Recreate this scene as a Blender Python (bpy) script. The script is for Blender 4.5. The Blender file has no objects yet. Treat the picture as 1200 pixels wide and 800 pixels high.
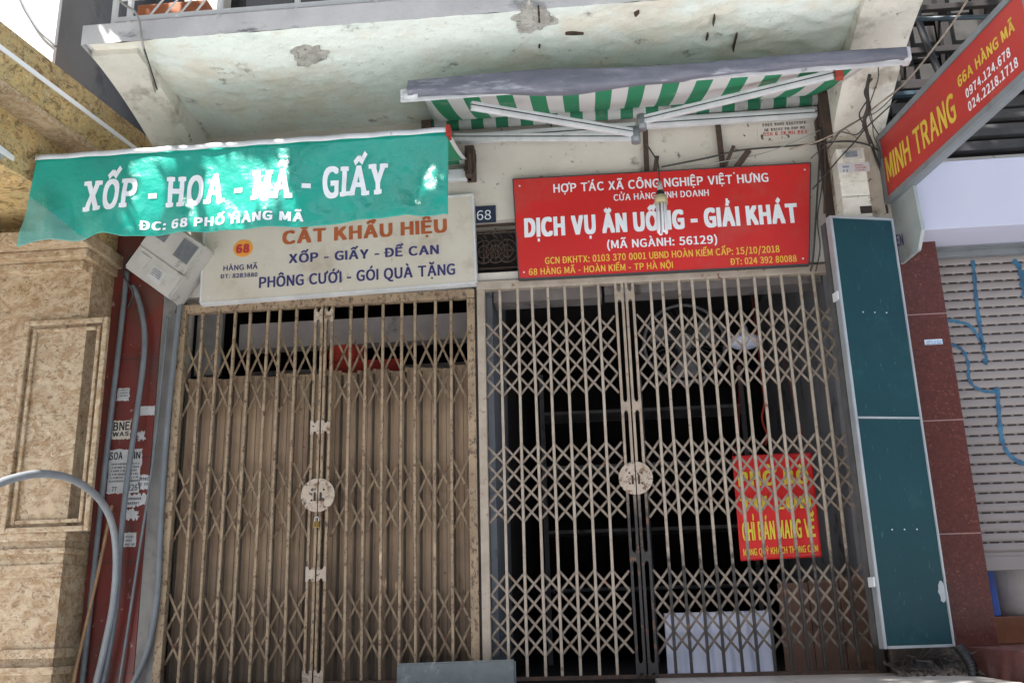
import bpy, bmesh, math, random
from mathutils import Vector, Matrix, noise
random.seed(7)
R = math.radians
S = bpy.context.scene
COL = S.collection

# ------------------------------------------------------------------ camera, world, sun, exposure
YAW, PIT, ROL, FPX = R(4.873), R(16.236), R(-1.515), 1133.4
_f = Vector((-math.sin(YAW)*math.cos(PIT), math.cos(YAW)*math.cos(PIT), math.sin(PIT)))
_x = Vector((math.cos(YAW), math.sin(YAW), 0))
_u = _x.cross(_f)
CR = _x*math.cos(ROL) + _u*math.sin(ROL)
CU = _u*math.cos(ROL) - _x*math.sin(ROL)
CF = _f
CAM = Vector((0, -5.6, 0.299))
cd = bpy.data.cameras.new('camera')
cam = bpy.data.objects.new('camera', cd); COL.objects.link(cam)
cd.sensor_fit = 'HORIZONTAL'; cd.sensor_width = 36; cd.lens = FPX/1200*36; cd.clip_end = 500; cd.clip_start = .05
m = Matrix((CR, CU, -CF)).transposed().to_4x4(); m.translation = CAM
cam.matrix_world = m
S.camera = cam

SUN_EL, SUN_AZ = R(57), R(215)      # azimuth clockwise from +Y: front left
w = bpy.data.worlds.new('World'); S.world = w; w.use_nodes = True
nt = w.node_tree
sky = nt.nodes.new('ShaderNodeTexSky'); sky.sky_type = 'NISHITA'; sky.sun_disc = False
sky.sun_elevation = SUN_EL; sky.sun_rotation = SUN_AZ
sky.air_density = 1.3; sky.dust_density = 3.0
nt.links.new(sky.outputs[0], nt.nodes['Background'].inputs[0])
nt.nodes['Background'].inputs[1].default_value = 0.10
sd = bpy.data.lights.new('sun', 'SUN'); sd.energy = 5.0; sd.angle = R(.5); sd.color = (1, .975, .94)
so = bpy.data.objects.new('sun', sd); COL.objects.link(so); so.location = (-4, -6, 12)
SUNV = Vector((math.sin(SUN_AZ)*math.cos(SUN_EL), math.cos(SUN_AZ)*math.cos(SUN_EL), math.sin(SUN_EL)))
so.rotation_euler = SUNV.to_track_quat('Z', 'Y').to_euler()
S.view_settings.view_transform = 'Standard'; S.view_settings.look = 'None'
S.view_settings.exposure = 1.55; S.view_settings.gamma = 1; S.view_settings.use_curve_mapping = False
S.cycles.max_bounces = 8; S.cycles.diffuse_bounces = 5; S.cycles.glossy_bounces = 3

# ------------------------------------------------------------------ measuring helpers
def ray(px, py): return CR*(px-600) - CU*(py-400) + CF*FPX
def P(px, py, Y):
    r = ray(px, py); return CAM + r*((Y-CAM.y)/r.y)
def PZ(px, py, Z):
    r = ray(px, py); return CAM + r*((Z-CAM.z)/r.z)
def PP(px, py, o, n):
    r = ray(px, py); return CAM + r*((o-CAM).dot(n)/r.dot(n))

# ------------------------------------------------------------------ materials
def mat(name, c, c2=None, rough=.65, scale=3, st=None, st_scale=3, st_lo=.55, st_hi=.7, st_str=(1, 1, 1), bump=0, bscale=40,
        metal=0, extra=None, st2=None, st2_scale=9, st2_lo=.62, st2_hi=.68, spec=.5, st2_str=(1, 1, 1), bdist=.01, rough2=None):
    m = bpy.data.materials.new(name); m.use_nodes = True
    n = m.node_tree.nodes; L = m.node_tree.links; b = n['Principled BSDF']
    geo = n.new('ShaderNodeNewGeometry')
    def noise(sc, stretch=(1, 1, 1), det=6, rgh=.6):
        mp = n.new('ShaderNodeMapping'); mp.inputs['Scale'].default_value = stretch
        L.new(geo.outputs['Position'], mp.inputs[0])
        t = n.new('ShaderNodeTexNoise'); t.inputs['Scale'].default_value = sc; t.inputs['Detail'].default_value = det
        t.inputs['Roughness'].default_value = rgh
        L.new(mp.outputs[0], t.inputs['Vector']); return t.outputs['Fac']
    def ramp(src, lo, hi):
        r = n.new('ShaderNodeMapRange'); r.inputs[1].default_value = lo; r.inputs[2].default_value = hi
        r.interpolation_type = 'SMOOTHSTEP'
        L.new(src, r.inputs[0]); return r.outputs[0]
    def mix(fac, a, bb):
        x = n.new('ShaderNodeMix'); x.data_type = 'RGBA'
        L.new(fac, x.inputs[0])
        for i, v in ((6, a), (7, bb)):
            if isinstance(v, tuple): x.inputs[i].default_value = (*v, 1)
            else: L.new(v, x.inputs[i])
        return x.outputs[2]
    out = c
    if c2: out = mix(ramp(noise(scale), .35, .65), c, c2)
    if extra: out = extra(n, L, geo, out, mix, noise, ramp)
    f1 = None
    if st: f1 = ramp(noise(st_scale, st_str, 8, .65), st_lo, st_hi); out = mix(f1, out, st)
    if st2: out = mix(ramp(noise(st2_scale, st2_str, 8, .7), st2_lo, st2_hi), out, st2)
    if isinstance(out, tuple): b.inputs['Base Color'].default_value = (*out, 1)
    else: L.new(out, b.inputs['Base Color'])
    b.inputs['Roughness'].default_value = rough
    if rough2 is not None:
        r = n.new('ShaderNodeMapRange'); r.inputs[3].default_value = rough; r.inputs[4].default_value = rough2
        L.new(noise(scale*2.3), r.inputs[0]); L.new(r.outputs[0], b.inputs['Roughness'])
    b.inputs['Metallic'].default_value = metal
    b.inputs['Specular IOR Level'].default_value = spec
    if bump:
        bp = n.new('ShaderNodeBump'); bp.inputs['Strength'].default_value = bump; bp.inputs['Distance'].default_value = bdist
        L.new(noise(bscale), bp.inputs['Height']); L.new(bp.outputs[0], b.inputs['Normal'])
    return m

def zmask(z0, z1, col, nscale=25, amp=.5, x0=None):
    """darker colour below a height (on the right gate paint worn to dark metal / grime), broken up by noise"""
    def f(n, L, geo, out, mix, noise, ramp):
        sx = n.new('ShaderNodeSeparateXYZ'); L.new(geo.outputs['Position'], sx.inputs[0])
        nz = noise(nscale, (1, 1, 1))
        a = n.new('ShaderNodeMath'); a.operation = 'MULTIPLY_ADD'; L.new(nz, a.inputs[0]); a.inputs[1].default_value = amp
        L.new(sx.outputs['Z'], a.inputs[2])
        r = n.new('ShaderNodeMapRange'); L.new(a.outputs[0], r.inputs[0])
        r.inputs[1].default_value = z0+amp*.5; r.inputs[2].default_value = z1+amp*.5; r.inputs[3].default_value = 1; r.inputs[4].default_value = 0
        fac = r.outputs[0]
        if x0 is not None:
            g = n.new('ShaderNodeMapRange'); L.new(sx.outputs['X'], g.inputs[0]); g.inputs[1].default_value = x0-.05; g.inputs[2].default_value = x0+.05
            mu = n.new('ShaderNodeMath'); mu.operation = 'MULTIPLY'; L.new(fac, mu.inputs[0]); L.new(g.outputs[0], mu.inputs[1]); fac = mu.outputs[0]
        return mix(fac, out, col)
    return f

def stripes(c1, c2, period, x0):
    def f(n, L, geo, out, mix, noise, ramp):
        sx = n.new('ShaderNodeSeparateXYZ'); L.new(geo.outputs['Position'], sx.inputs[0])
        a = n.new('ShaderNodeMath'); a.operation = 'MULTIPLY_ADD'; L.new(sx.outputs['X'], a.inputs[0])
        a.inputs[1].default_value = 1/period; a.inputs[2].default_value = 100-x0/period
        b = n.new('ShaderNodeMath'); b.operation = 'FRACT'; L.new(a.outputs[0], b.inputs[0])
        g = n.new('ShaderNodeMath'); g.operation = 'GREATER_THAN'; L.new(b.outputs[0], g.inputs[0]); g.inputs[1].default_value = .5
        return mix(g.outputs[0], c1, c2)
    return f

def marble(light):
    def f(n, L, geo, out, mix, noise, ramp):
        def dn(sc, stretch, dist, det=8):
            mp = n.new('ShaderNodeMapping'); mp.inputs['Scale'].default_value = stretch; mp.inputs['Rotation'].default_value = (.5, .7, .3)
            L.new(geo.outputs['Position'], mp.inputs[0])
            t = n.new('ShaderNodeTexNoise'); t.inputs['Scale'].default_value = sc; t.inputs['Detail'].default_value = det; t.inputs['Roughness'].default_value = .68; t.inputs['Distortion'].default_value = dist
            L.new(mp.outputs[0], t.inputs['Vector']); return t.outputs['Fac']
        a = mix(ramp(dn(8, (1, 1.2, 1.25), 1.8), .40, .62), out, (.52, .36, .15) if not light else (.31, .20, .105))
        a = mix(ramp(dn(21, (1, 1.1, 1.5), 1.4), .50, .64), a, (.22, .115, .045) if not light else (.19, .12, .07))
        a = mix(ramp(dn(4.0, (1, 1.2, 1.2), 2.6), .52, .66), a, (.13, .085, .035) if not light else (.47, .36, .235))
        a = mix(ramp(dn(38, (1, 1.1, 1.4), 1.2), .57, .66), a, (.66, .56, .40) if not light else (.58, .47, .34))
        return mix(ramp(dn(13, (1, 1.2, 1.3), 2.0), .60, .68), a, (.055, .06, .04) if not light else (.13, .10, .065))
    return f

def joints(sx_, sz_, col, wd=.012, x0=0, z0=0):
    def f(n, L, geo, out, mix, noise, ramp):
        s = n.new('ShaderNodeSeparateXYZ'); L.new(geo.outputs['Position'], s.inputs[0])
        def line(o, per, off):
            a = n.new('ShaderNodeMath'); a.operation = 'MULTIPLY_ADD'; L.new(o, a.inputs[0]); a.inputs[1].default_value = 1/per; a.inputs[2].default_value = 50-off/per
            b = n.new('ShaderNodeMath'); b.operation = 'FRACT'; L.new(a.outputs[0], b.inputs[0])
            c = n.new('ShaderNodeMath'); c.operation = 'LESS_THAN'; L.new(b.outputs[0], c.inputs[0]); c.inputs[1].default_value = wd/per
            return c.outputs[0]
        l = line(s.outputs['Z'], sz_, z0)
        if sx_:
            mx = n.new('ShaderNodeMath'); mx.operation = 'MAXIMUM'; L.new(l, mx.inputs[0]); L.new(line(s.outputs['X'], sx_, x0), mx.inputs[1]); l = mx.outputs[0]
        return mix(l, out, col)
    return f

DIRT = (.06, .05, .04)
M = {}
M['wall'] = mat('beige_plaster', (.66, .61, .54), (.58, .53, .46), .85, 1.7, st=(.26, .22, .17), st_scale=7, st_lo=.58, st_hi=.74, bump=.3, bscale=30, st2=(.05, .045, .04), st2_scale=17, st2_lo=.60, st2_hi=.655, st2_str=(1, 1, .6))
M['slab'] = mat('pale_green_plaster', (.79, .83, .77), (.74, .79, .73), .85, 1.3, st=(.70, .66, .56), st_scale=1.9, st_lo=.46, st_hi=.64, bump=.5, bscale=7, bdist=.04, st2=(.30, .29, .26), st2_scale=6, st2_lo=.60, st2_hi=.72, extra=lambda n, L, geo, out, mix, noise, ramp: mix(ramp(noise(23, (1, 1, 1), 10, .75), .585, .64), mix(ramp(noise(3.1, (1, 2.2, 1), 8, .7), .5, .7), out, (.70, .75, .69)), (.58, .57, .51)))
M['fascia'] = mat('grey_stained_plaster', (.62, .61, .61), (.50, .49, .50), .9, 2.5, st=(.10, .10, .10), st_scale=3, st_lo=.56, st_hi=.72, st_str=(1, 1, 2.5), bump=.3, bscale=40, st2=(.6, .6, .58), st2_scale=5, st2_lo=.55, st2_hi=.7, st2_str=(3, 1, .6))
M['bracket'] = mat('cream_plaster', (.68, .65, .57), (.60, .58, .51), .85, 4, st=(.38, .34, .28), st_scale=5, st_lo=.50, st_hi=.68, bump=.7, bscale=9, st2=(.12, .10, .08), st2_scale=14, st2_lo=.61, st2_hi=.68, bdist=.03)
M['gateL'] = mat('tan_rusted_paint', (0.325, 0.2372, 0.1493), (0.246, 0.1757, 0.1098), .6, 9, st=(.11, .05, .028), st_scale=28, st_lo=.54, st_hi=.66, bump=.3, bscale=160, st2=(.07, .05, .035), st2_scale=60, st2_lo=.53, st2_hi=.63, st2_str=(1, 1, .5), bdist=.004)
M['gateLl'] = mat('brown_rusted_lattice_paint', (0.2478, 0.1776, 0.1074), (0.1817, 0.128, 0.07847), .6, 9, st=(.10, .045, .025), st_scale=22, st_lo=.52, st_hi=.66, bump=.3, bscale=160, st2=(.06, .045, .03), st2_scale=60, st2_lo=.58, st2_hi=.66, bdist=.004)
M['stileR'] = mat('blackened_stile_paint', (0.3604, 0.2917, 0.2231), (0.2831, 0.2231, 0.1716), .55, 9, st=(.17, .075, .04), st_scale=22, st_lo=.56, st_hi=.68, bump=.3, bscale=160, bdist=.004, extra=zmask(.86, 1.12, (.03, .026, .025), 30, .4))
M['gateR'] = mat('cream_rusted_paint', (0.4001, 0.3334, 0.2668), (0.3201, 0.2623, 0.2045), .55, 9, st=(.17, .075, .04), st_scale=22, st_lo=.60, st_hi=.70, bump=.3, bscale=160, st2=(.10, .08, .065), st2_scale=60, st2_lo=.66, st2_hi=.72, bdist=.004, extra=zmask(.55, .75, (.035, .03, .028), 30, .5, .22))
M['gateRl'] = mat('cream_rusted_lattice_paint', (0.2979, 0.2426, 0.1915), (0.2298, 0.183, 0.1404), .55, 9, st=(.22, .09, .04), st_scale=17, st_lo=.60, st_hi=.70, bump=.3, bscale=160, st2=(.10, .08, .065), st2_scale=60, st2_lo=.66, st2_hi=.72, bdist=.004, extra=zmask(.10, .40, (.10, .08, .065), 30, .6, .22))
M['plate'] = mat('worn_plate_paint', (0.44, 0.36, 0.288), (0.376, 0.304, 0.232), .6, 12, st=(.17, .10, .06), st_scale=22, st_lo=.50, st_hi=.64, st2=(.06, .05, .04), st2_scale=38, st2_lo=.56, st2_hi=.62)
M['sheet'] = mat('brown_sheet_metal', (0.3192, 0.2184, 0.1322), (0.224, 0.1478, 0.09184), .6, 2.2, st=(.10, .06, .035), st_scale=5, st_lo=.54, st_hi=.72, st_str=(2.5, 2.5, .5), bump=.15, bscale=60, st2=(.06, .04, .025), st2_scale=16, st2_lo=.64, st2_hi=.72, extra=zmask(-.1, .95, (.075, .055, .038), 5, .8))
M['marble'] = mat('gold_brown_granite', (0.486, 0.3713, 0.1755), (0.405, 0.324, 0.162), .26, 6, extra=marble(False), rough2=.5)
M['marbleP'] = mat('pink_gold_granite', (.475, .375, .255), (.41, .32, .21), .26, 6, extra=marble(True), rough2=.5)
M['whitewall'] = mat('white_plaster', (.80, .80, .82), (.74, .74, .77), .8, 1.5, bump=.1)
M['greywall'] = mat('grey_cement', (.20, .205, .215), (.15, .155, .165), .9, 1.5, st=(.10, .10, .11), st_scale=2, bump=.3, bscale=25)
M['maroon'] = mat('maroon_tile', (.155, .030, .024), (.125, .025, .02), .28, 4, st=(.10, .05, .042), st_scale=4, st_lo=.42, st_hi=.75, st2=(.33, .25, .23), st2_scale=15, st2_lo=.62, st2_hi=.66, extra=joints(0, .62, (.06, .03, .03), .008, 0, .08))
M['granite'] = mat('maroon_granite', (0.1062, 0.0289, 0.02295), (0.07225, 0.0204, 0.017), .25, 60, st=(.20, .075, .055), st_scale=70, st_lo=.58, st_hi=.66, rough2=.34, extra=joints(0, .62, (.30, .2, .19), .006, 0, .7))
M['granstep'] = mat('maroon_granite_step', (.16, .065, .06), (.12, .05, .045), .35, 50, st=(.25, .16, .15), st_scale=6, st_lo=.52, st_hi=.75)
M['concrete'] = mat('grey_concrete', (0.21, 0.203, 0.189), (0.154, 0.147, 0.14), .9, 5, st=(.12, .11, .10), st_scale=7, bump=.3)
M['conduit'] = mat('grey_conduit', (0.1584, 0.1764, 0.1908), (0.1296, 0.144, 0.1584), .5, 9, st=(.12, .125, .125), st_scale=14, st_lo=.6, st_hi=.75)
M['hose'] = mat('grey_ribbed_hose', (.25, .265, .28), (.21, .225, .24), .45, 9)
M['conduit2'] = mat('light_grey_hose', (.40, .42, .44), (.34, .36, .38), .4, 9)
M['black'] = mat('black_rubber', (.012, .012, .013), None, .5)
M['cable'] = mat('dark_cable', (.03, .027, .025), (.05, .045, .04), .6, 10)
M['cablegrey'] = mat('grey_cable', (.35, .34, .32), (.25, .24, .22), .5, 10)
M['cabletan'] = mat('tan_cable', (.33, .27, .21), (.25, .2, .16), .6, 10)
M['rust'] = mat('rusty_iron', (.07, .04, .028), (.045, .03, .024), .8, 20, st=(.13, .06, .03), st_scale=30)
M['teal'] = mat('teal_vinyl', (.016, .32, .245), (.013, .285, .22), .25, 3, bump=.3, bscale=7, bdist=.05, spec=.6, st=(.05, .26, .2), st_scale=3, st_lo=.55, st_hi=.8)
M['tealclear'] = mat('faded_teal_vinyl', (.10, .30, .25), (.13, .32, .28), .3, 4, bump=.3, bscale=7, bdist=.05)
M['white'] = mat('white_paint', (.78, .78, .79), None, .45)
M['whitelet'] = mat('white_lettering', (.74, .77, .80), None, .35)
M['alu'] = mat('white_aluminium', (.62, .63, .64), (.52, .53, .54), .4, 8, st=(.25, .24, .22), st_scale=18, st_lo=.62, st_hi=.74)
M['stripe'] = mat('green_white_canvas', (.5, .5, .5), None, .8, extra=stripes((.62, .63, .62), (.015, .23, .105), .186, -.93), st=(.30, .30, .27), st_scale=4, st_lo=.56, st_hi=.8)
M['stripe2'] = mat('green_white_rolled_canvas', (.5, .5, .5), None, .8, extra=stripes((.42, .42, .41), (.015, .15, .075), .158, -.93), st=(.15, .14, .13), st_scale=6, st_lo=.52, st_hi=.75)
M['tarp'] = mat('grey_blue_tarp', (0.1488, 0.1519, 0.186), (0.1178, 0.124, 0.155), .5, 5, st=(.34, .35, .40), st_scale=6, st_lo=.55, st_hi=.75, st_str=(.6, 3, 3), bump=.4, bscale=14, bdist=.03)
M['beige'] = mat('beige_sign_face', (.58, .535, .455), (.54, .49, .41), .4, 2, st=(.42, .36, .28), st_scale=4, st_lo=.52, st_hi=.78, st2=(.33, .27, .20), st2_scale=16, st2_lo=.62, st2_hi=.72, st2_str=(1, 1, .3), bump=.04, bscale=4, bdist=.05)
M['orange'] = mat('orange_lettering', (.42, .105, .035), (.34, .085, .03), .5, 8)
M['orange2'] = mat('orange_disc', (.72, .30, .05), None, .5)
M['navy'] = mat('navy_lettering', (.035, .033, .13), (.045, .04, .15), .5, 8)
M['red'] = mat('red_sign_face', (.56, .026, .024), (.50, .022, .020), .42, 1.5, rough2=.55, spec=.3, st=(.46, .06, .05), st_scale=2.6, st_lo=.5, st_hi=.75, st2=(.30, .05, .04), st2_scale=14, st2_lo=.64, st2_hi=.74, st2_str=(1, 1, .35), bump=.05, bscale=4, bdist=.05)
M['yellow'] = mat('yellow_lettering', (.72, .42, .05), None, .45)
M['yellow2'] = mat('yellow_sign_lettering', (.68, .48, .06), (.60, .42, .05), .45, 8)
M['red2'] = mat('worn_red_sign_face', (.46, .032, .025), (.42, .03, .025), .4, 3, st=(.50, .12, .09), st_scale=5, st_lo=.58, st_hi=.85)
M['greyframe'] = mat('grey_metal_frame', (.25, .27, .285), (.20, .22, .235), .45, 4, st=(.13, .13, .13), st_scale=8, st_lo=.56, st_hi=.75, metal=.3)
M['darkframe'] = mat('dark_metal_frame', (.06, .062, .066), None, .5, metal=.3)
M['green'] = mat('dark_green_board', (.003, .040, .050), (.0025, .032, .043), .30, 1.5, spec=.3, rough2=.5, st=(.022, .085, .095), st_scale=2.1, st_lo=.52, st_hi=.85, bump=.10, bscale=3, bdist=.05, st2=(.05, .12, .13), st2_scale=30, st2_lo=.63, st2_hi=.68, st2_str=(3, 3, .4))
M['silver'] = mat('silver_edge', (.38, .40, .42), (.32, .34, .36), .4, 6, metal=.4)
M['lilac'] = mat('pale_lilac_panel', (0.528, 0.5368, 0.6512), (0.5016, 0.5104, 0.6248), .5, 1.2)
M['shutter'] = mat('grey_shutter', (0.2693, 0.2387, 0.2264), (0.2448, 0.2173, 0.2081), .5, 3, st=(.28, .25, .24), st_scale=5, st_lo=.56, st_hi=.8)
M['slot'] = mat('slot_dark', (.03, .02, .018), None, .8)
M['blue'] = mat('blue_spray_paint', (0.027, 0.0825, 0.1575), (0.0375, 0.15, 0.255), .5, 14)
M['greybox'] = mat('grey_light_box', (.33, .36, .35), (.28, .31, .31), .5, 4, st=(.2, .21, .2), st_scale=7)
M['boxplastic'] = mat('dirty_grey_plastic', (.46, .44, .41), (.40, .38, .35), .5, 5, st=(.22, .20, .18), st_scale=9, st_lo=.57, st_hi=.72, st2=(.10, .09, .08), st2_scale=30, st2_lo=.68, st2_hi=.73)
M['lens'] = mat('dark_window_plastic', (.13, .135, .145), (.17, .175, .185), .2, 20)
M['paper'] = mat('white_paper', (0.495, 0.495, 0.495), (0.42, 0.42, 0.4125), .8, 10, st=(.32, .28, .25), st_scale=18, st_lo=.6, st_hi=.72)
M['ink'] = mat('black_ink', (.03, .03, .035), None, .7)
M['redink'] = mat('red_ink', (.45, .04, .04), None, .7)
M['bluepaper'] = mat('pale_blue_label', (.45, .62, .80), (.6, .7, .8), .5, 40)
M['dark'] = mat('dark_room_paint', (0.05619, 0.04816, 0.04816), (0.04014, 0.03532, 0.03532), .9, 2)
M['roomgrey'] = mat('grey_room_paint', (0.32, 0.32, 0.344), (0.24, 0.24, 0.256), .85, 2, st=(.09, .09, .095), st_scale=4)
M['roomblue'] = mat('blue_grey_room_paint', (.26, .28, .32), (.21, .22, .25), .8, 2, st=(.10, .10, .10), st_scale=5)
M['beam'] = mat('dusty_beam', (0.2843, 0.2558, 0.2464), (0.2275, 0.199, 0.1895), .85, 4, st=(.12, .11, .10), st_scale=6)
M['redcloth'] = mat('red_lantern_cloth', (.40, .026, .012), (.28, .018, .01), .7, 14)
M['poster'] = mat('red_poster', (.80, .025, .025), (.74, .02, .022), .4, 3)
M['posteryellow'] = mat('yellow_poster_lettering', (.82, .68, .06), None, .5)
M['whiteplastic'] = mat('white_plastic_sheet', (0.8486, 0.8861, 1.048), (0.7238, 0.7738, 0.9485), .4, 4)
M['brownboard'] = mat('brown_board', (.22, .13, .095), (.17, .10, .075), .8, 4, st=(.09, .06, .045), st_scale=9)
M['wood'] = mat('orange_brown_wood', (.22, .075, .03), (.16, .055, .022), .4, 5, st=(.08, .03, .015), st_scale=6, st_str=(.4, 1, 6))
M['stick'] = mat('bare_wood_stick', (.30, .18, .09), (.22, .13, .07), .8, 10)
M['tile'] = mat('cream_floor_tile', (.52, .49, .45), (.46, .43, .40), .35, 3, extra=joints(.42, 50, (.2, .18, .16), .006, .05, 20), st=(.36, .32, .28), st_scale=8, st_lo=.58, st_hi=.8)
M['fan'] = mat('grey_fan_metal', (.17, .17, .18), (.13, .13, .14), .5, 6)
M['brass'] = mat('brass', (.35, .24, .08), (.28, .19, .07), .35, 20, metal=.9)
M['steel'] = mat('steel', (.5, .5, .5), None, .3, metal=.9)
M['glass'] = mat('lamp_tube_white', (.75, .76, .78), None, .15)
M['boardgrey'] = mat('grey_painted_board', (0.104, 0.124, 0.132), (0.136, 0.156, 0.16), .6, 7, st=(.24, .26, .26), st_scale=9, st_lo=.55, st_hi=.72, st2=(.05, .05, .05), st2_scale=20, st2_lo=.62, st2_hi=.7)
M['panelgrey'] = mat('grey_fibre_panel', (0.066, 0.063, 0.06), (0.036, 0.0342, 0.033), .9, 3, st=(.06, .055, .05), st_scale=5)
M['batten'] = mat('dark_brown_batten', (.022, .016, .015), (.015, .012, .012), .8, 6)
M['bluegrey'] = mat('blue_grey_pipe', (.03, .05, .065), None, .5)
M['plank'] = mat('weathered_plank', (0.077, 0.0735, 0.0735), (0.049, 0.0476, 0.0476), .9, 6, st=(.05, .05, .05), st_scale=10, st_str=(.3, 1, 4))
M['navyplate'] = mat('navy_plate', (.018, .024, .055), (.025, .03, .06), .4, 20)
M['asphalt'] = mat('asphalt', (.15, .145, .14), (.12, .118, .115), .9, 40, bump=.3, bscale=120)
M['paving'] = mat('pavement_tiles', (.54, .555, .575), (.46, .475, .49), .85, 5, st=(.2, .18, .17), st_scale=6, extra=joints(.4, 99, (.18, .17, .16), .012, 0, 50))
M['bark'] = mat('bark', (.11, .09, .07), (.07, .055, .045), .9, 14, bump=.6, bscale=30, bdist=.03)
M['leaf'] = mat('leaf', (.045, .10, .025), (.07, .13, .03), .5, 2)
M['bluebox'] = mat('blue_plastic', (.03, .09, .40), None, .4)
M['metalcyl'] = mat('pale_metal_drum', (0.725, 0.696, 0.667), (0.638, 0.609, 0.5945), .4, 12, st=(.3, .28, .27), st_scale=8, st_str=(4, 4, .3))
M['orangepaint'] = mat('orange_clay', (.45, .14, .05), (.38, .12, .05), .7, 6)
M['darkglass'] = mat('dark_glass', (.02, .022, .026), None, .15)
M['webs'] = mat('dusty_rubble', (.16, .135, .115), (.09, .075, .065), .95, 18, bump=.6, bscale=50, bdist=.02)

# ------------------------------------------------------------------ mesh helpers
class B:
    def __init__(s): s.bm = bmesh.new()
    def hexa(s, pts):          # 8 points: bottom 4 ccw, top 4
        v = [s.bm.verts.new(p) for p in pts]
        for f in ((3, 2, 1, 0), (4, 5, 6, 7), (0, 1, 5, 4), (1, 2, 6, 5), (2, 3, 7, 6), (3, 0, 4, 7)): s.bm.faces.new([v[i] for i in f])
        return v
    def box(s, x0, x1, y0, y1, z0, z1, bev=0):
        if bev:
            t = bmesh.new(); bmesh.ops.create_cube(t, size=1)
            for v in t.verts: v.co = Vector(((x0+x1)/2+v.co.x*(x1-x0), (y0+y1)/2+v.co.y*(y1-y0), (z0+z1)/2+v.co.z*(z1-z0)))
            bmesh.ops.bevel(t, geom=t.edges[:], offset=bev, segments=2, affect='EDGES', profile=.6)
            s.merge(t)
        else:
            s.hexa([(x0, y0, z0), (x1, y0, z0), (x1, y1, z0), (x0, y1, z0), (x0, y0, z1), (x1, y0, z1), (x1, y1, z1), (x0, y1, z1)])
        return s
    def merge(s, t, mtx=None):
        mp = {v: s.bm.verts.new(mtx @ v.co if mtx else v.co) for v in t.verts}
        for f in t.faces:
            try: g = s.bm.faces.new([mp[v] for v in f.verts]); g.smooth = f.smooth
            except ValueError: pass
        t.free(); return s
    def bar(s, a, b, w, h, up=Vector((0, 0, 1)), bev=0):   # rectangular bar from a to b, w across, h along 'up'
        a, b = Vector(a), Vector(b); d = (b-a); L = d.length; d.normalize()
        r = d.cross(up).normalized(); u = r.cross(d)
        t = B(); t.box(-w/2, w/2, 0, L, -h/2, h/2, bev)
        m = Matrix((r, d, u)).transposed().to_4x4(); m.translation = a
        return s.merge(t.bm, m)
    def tube(s, pts, r, n=10, cap=True, smooth=True):
        pts = [Vector(p) for p in pts]; rings = []
        rr = r if isinstance(r, (list, tuple)) else [r]*len(pts)
        t0 = (pts[1]-pts[0]).normalized()
        u = t0.orthogonal().normalized()
        for i, p in enumerate(pts):
            t = (pts[min(i+1, len(pts)-1)]-pts[max(i-1, 0)]).normalized()
            u = (u-t*u.dot(t)).normalized(); v = t.cross(u)
            rings.append([s.bm.verts.new(p+(u*math.cos(2*math.pi*k/n)+v*math.sin(2*math.pi*k/n))*rr[i]) for k in range(n)])
        for a, b in zip(rings, rings[1:]):
            for k in range(n):
                f = s.bm.faces.new((a[k], a[(k+1) % n], b[(k+1) % n], b[k])); f.smooth = smooth
        if cap: s.bm.faces.new(rings[0][::-1]); s.bm.faces.new(rings[-1])
        return s
    def prism(s, poly, ext):    # polygon of 3d points extruded by vector
        ext = Vector(ext); a = [s.bm.verts.new(p) for p in poly]; b = [s.bm.verts.new(Vector(p)+ext) for p in poly]
        n = len(a); s.bm.faces.new(a[::-1]); s.bm.faces.new(b)
        for i in range(n): s.bm.faces.new((a[i], a[(i+1) % n], b[(i+1) % n], b[i]))
        return s
    def quad(s, pts): s.bm.faces.new([s.bm.verts.new(p) for p in pts]); return s
    def grid(s, nx, ny, fn, smooth=True):
        v = [[s.bm.verts.new(fn(i/nx, j/ny)) for j in range(ny+1)] for i in range(nx+1)]
        for i in range(nx):
            for j in range(ny):
                f = s.bm.faces.new((v[i][j], v[i+1][j], v[i+1][j+1], v[i][j+1])); f.smooth = smooth
        return s

def wloc(o):
    l = Vector((0, 0, 0))
    while o: l = l+o.location; o = o.parent
    return l

def obj(name, b, mt, parent=None, origin=None, solid=0, fix=True):
    bm = b.bm
    if fix: bmesh.ops.recalc_face_normals(bm, faces=bm.faces[:])
    if origin is None:
        if parent is not None: origin = wloc(parent)
        else:
            xs = [v.co for v in bm.verts]
            mn = Vector([min(c[i] for c in xs) for i in range(3)]); mx = Vector([max(c[i] for c in xs) for i in range(3)])
            origin = Vector(((mn.x+mx.x)/2, (mn.y+mx.y)/2, mn.z))
    base = wloc(parent) if parent is not None else Vector((0, 0, 0))
    for v in bm.verts: v.co -= origin
    me = bpy.data.meshes.new(name); bm.to_mesh(me); bm.free()
    me.materials.append(M[mt] if isinstance(mt, str) else mt)
    o = bpy.data.objects.new(name, me); COL.objects.link(o)
    o.location = Vector(origin)-base
    if parent is not None: o.parent = parent
    if solid:
        md = o.modifiers.new('thickness', 'SOLIDIFY'); md.thickness = solid; md.offset = 0
    return o

def tag(o, label, cat, group=None):
    o['label'] = label; o['category'] = cat
    if group: o['group'] = group
    return o
def thing(name, label, cat, loc, group=None):
    o = bpy.data.objects.new(name, None); o.empty_display_size = .1; COL.objects.link(o); o.location = loc
    return tag(o, label, cat, group)
def struct(name, b, mt): o = obj(name, b, mt); o['kind'] = 'structure'; return o

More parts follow.
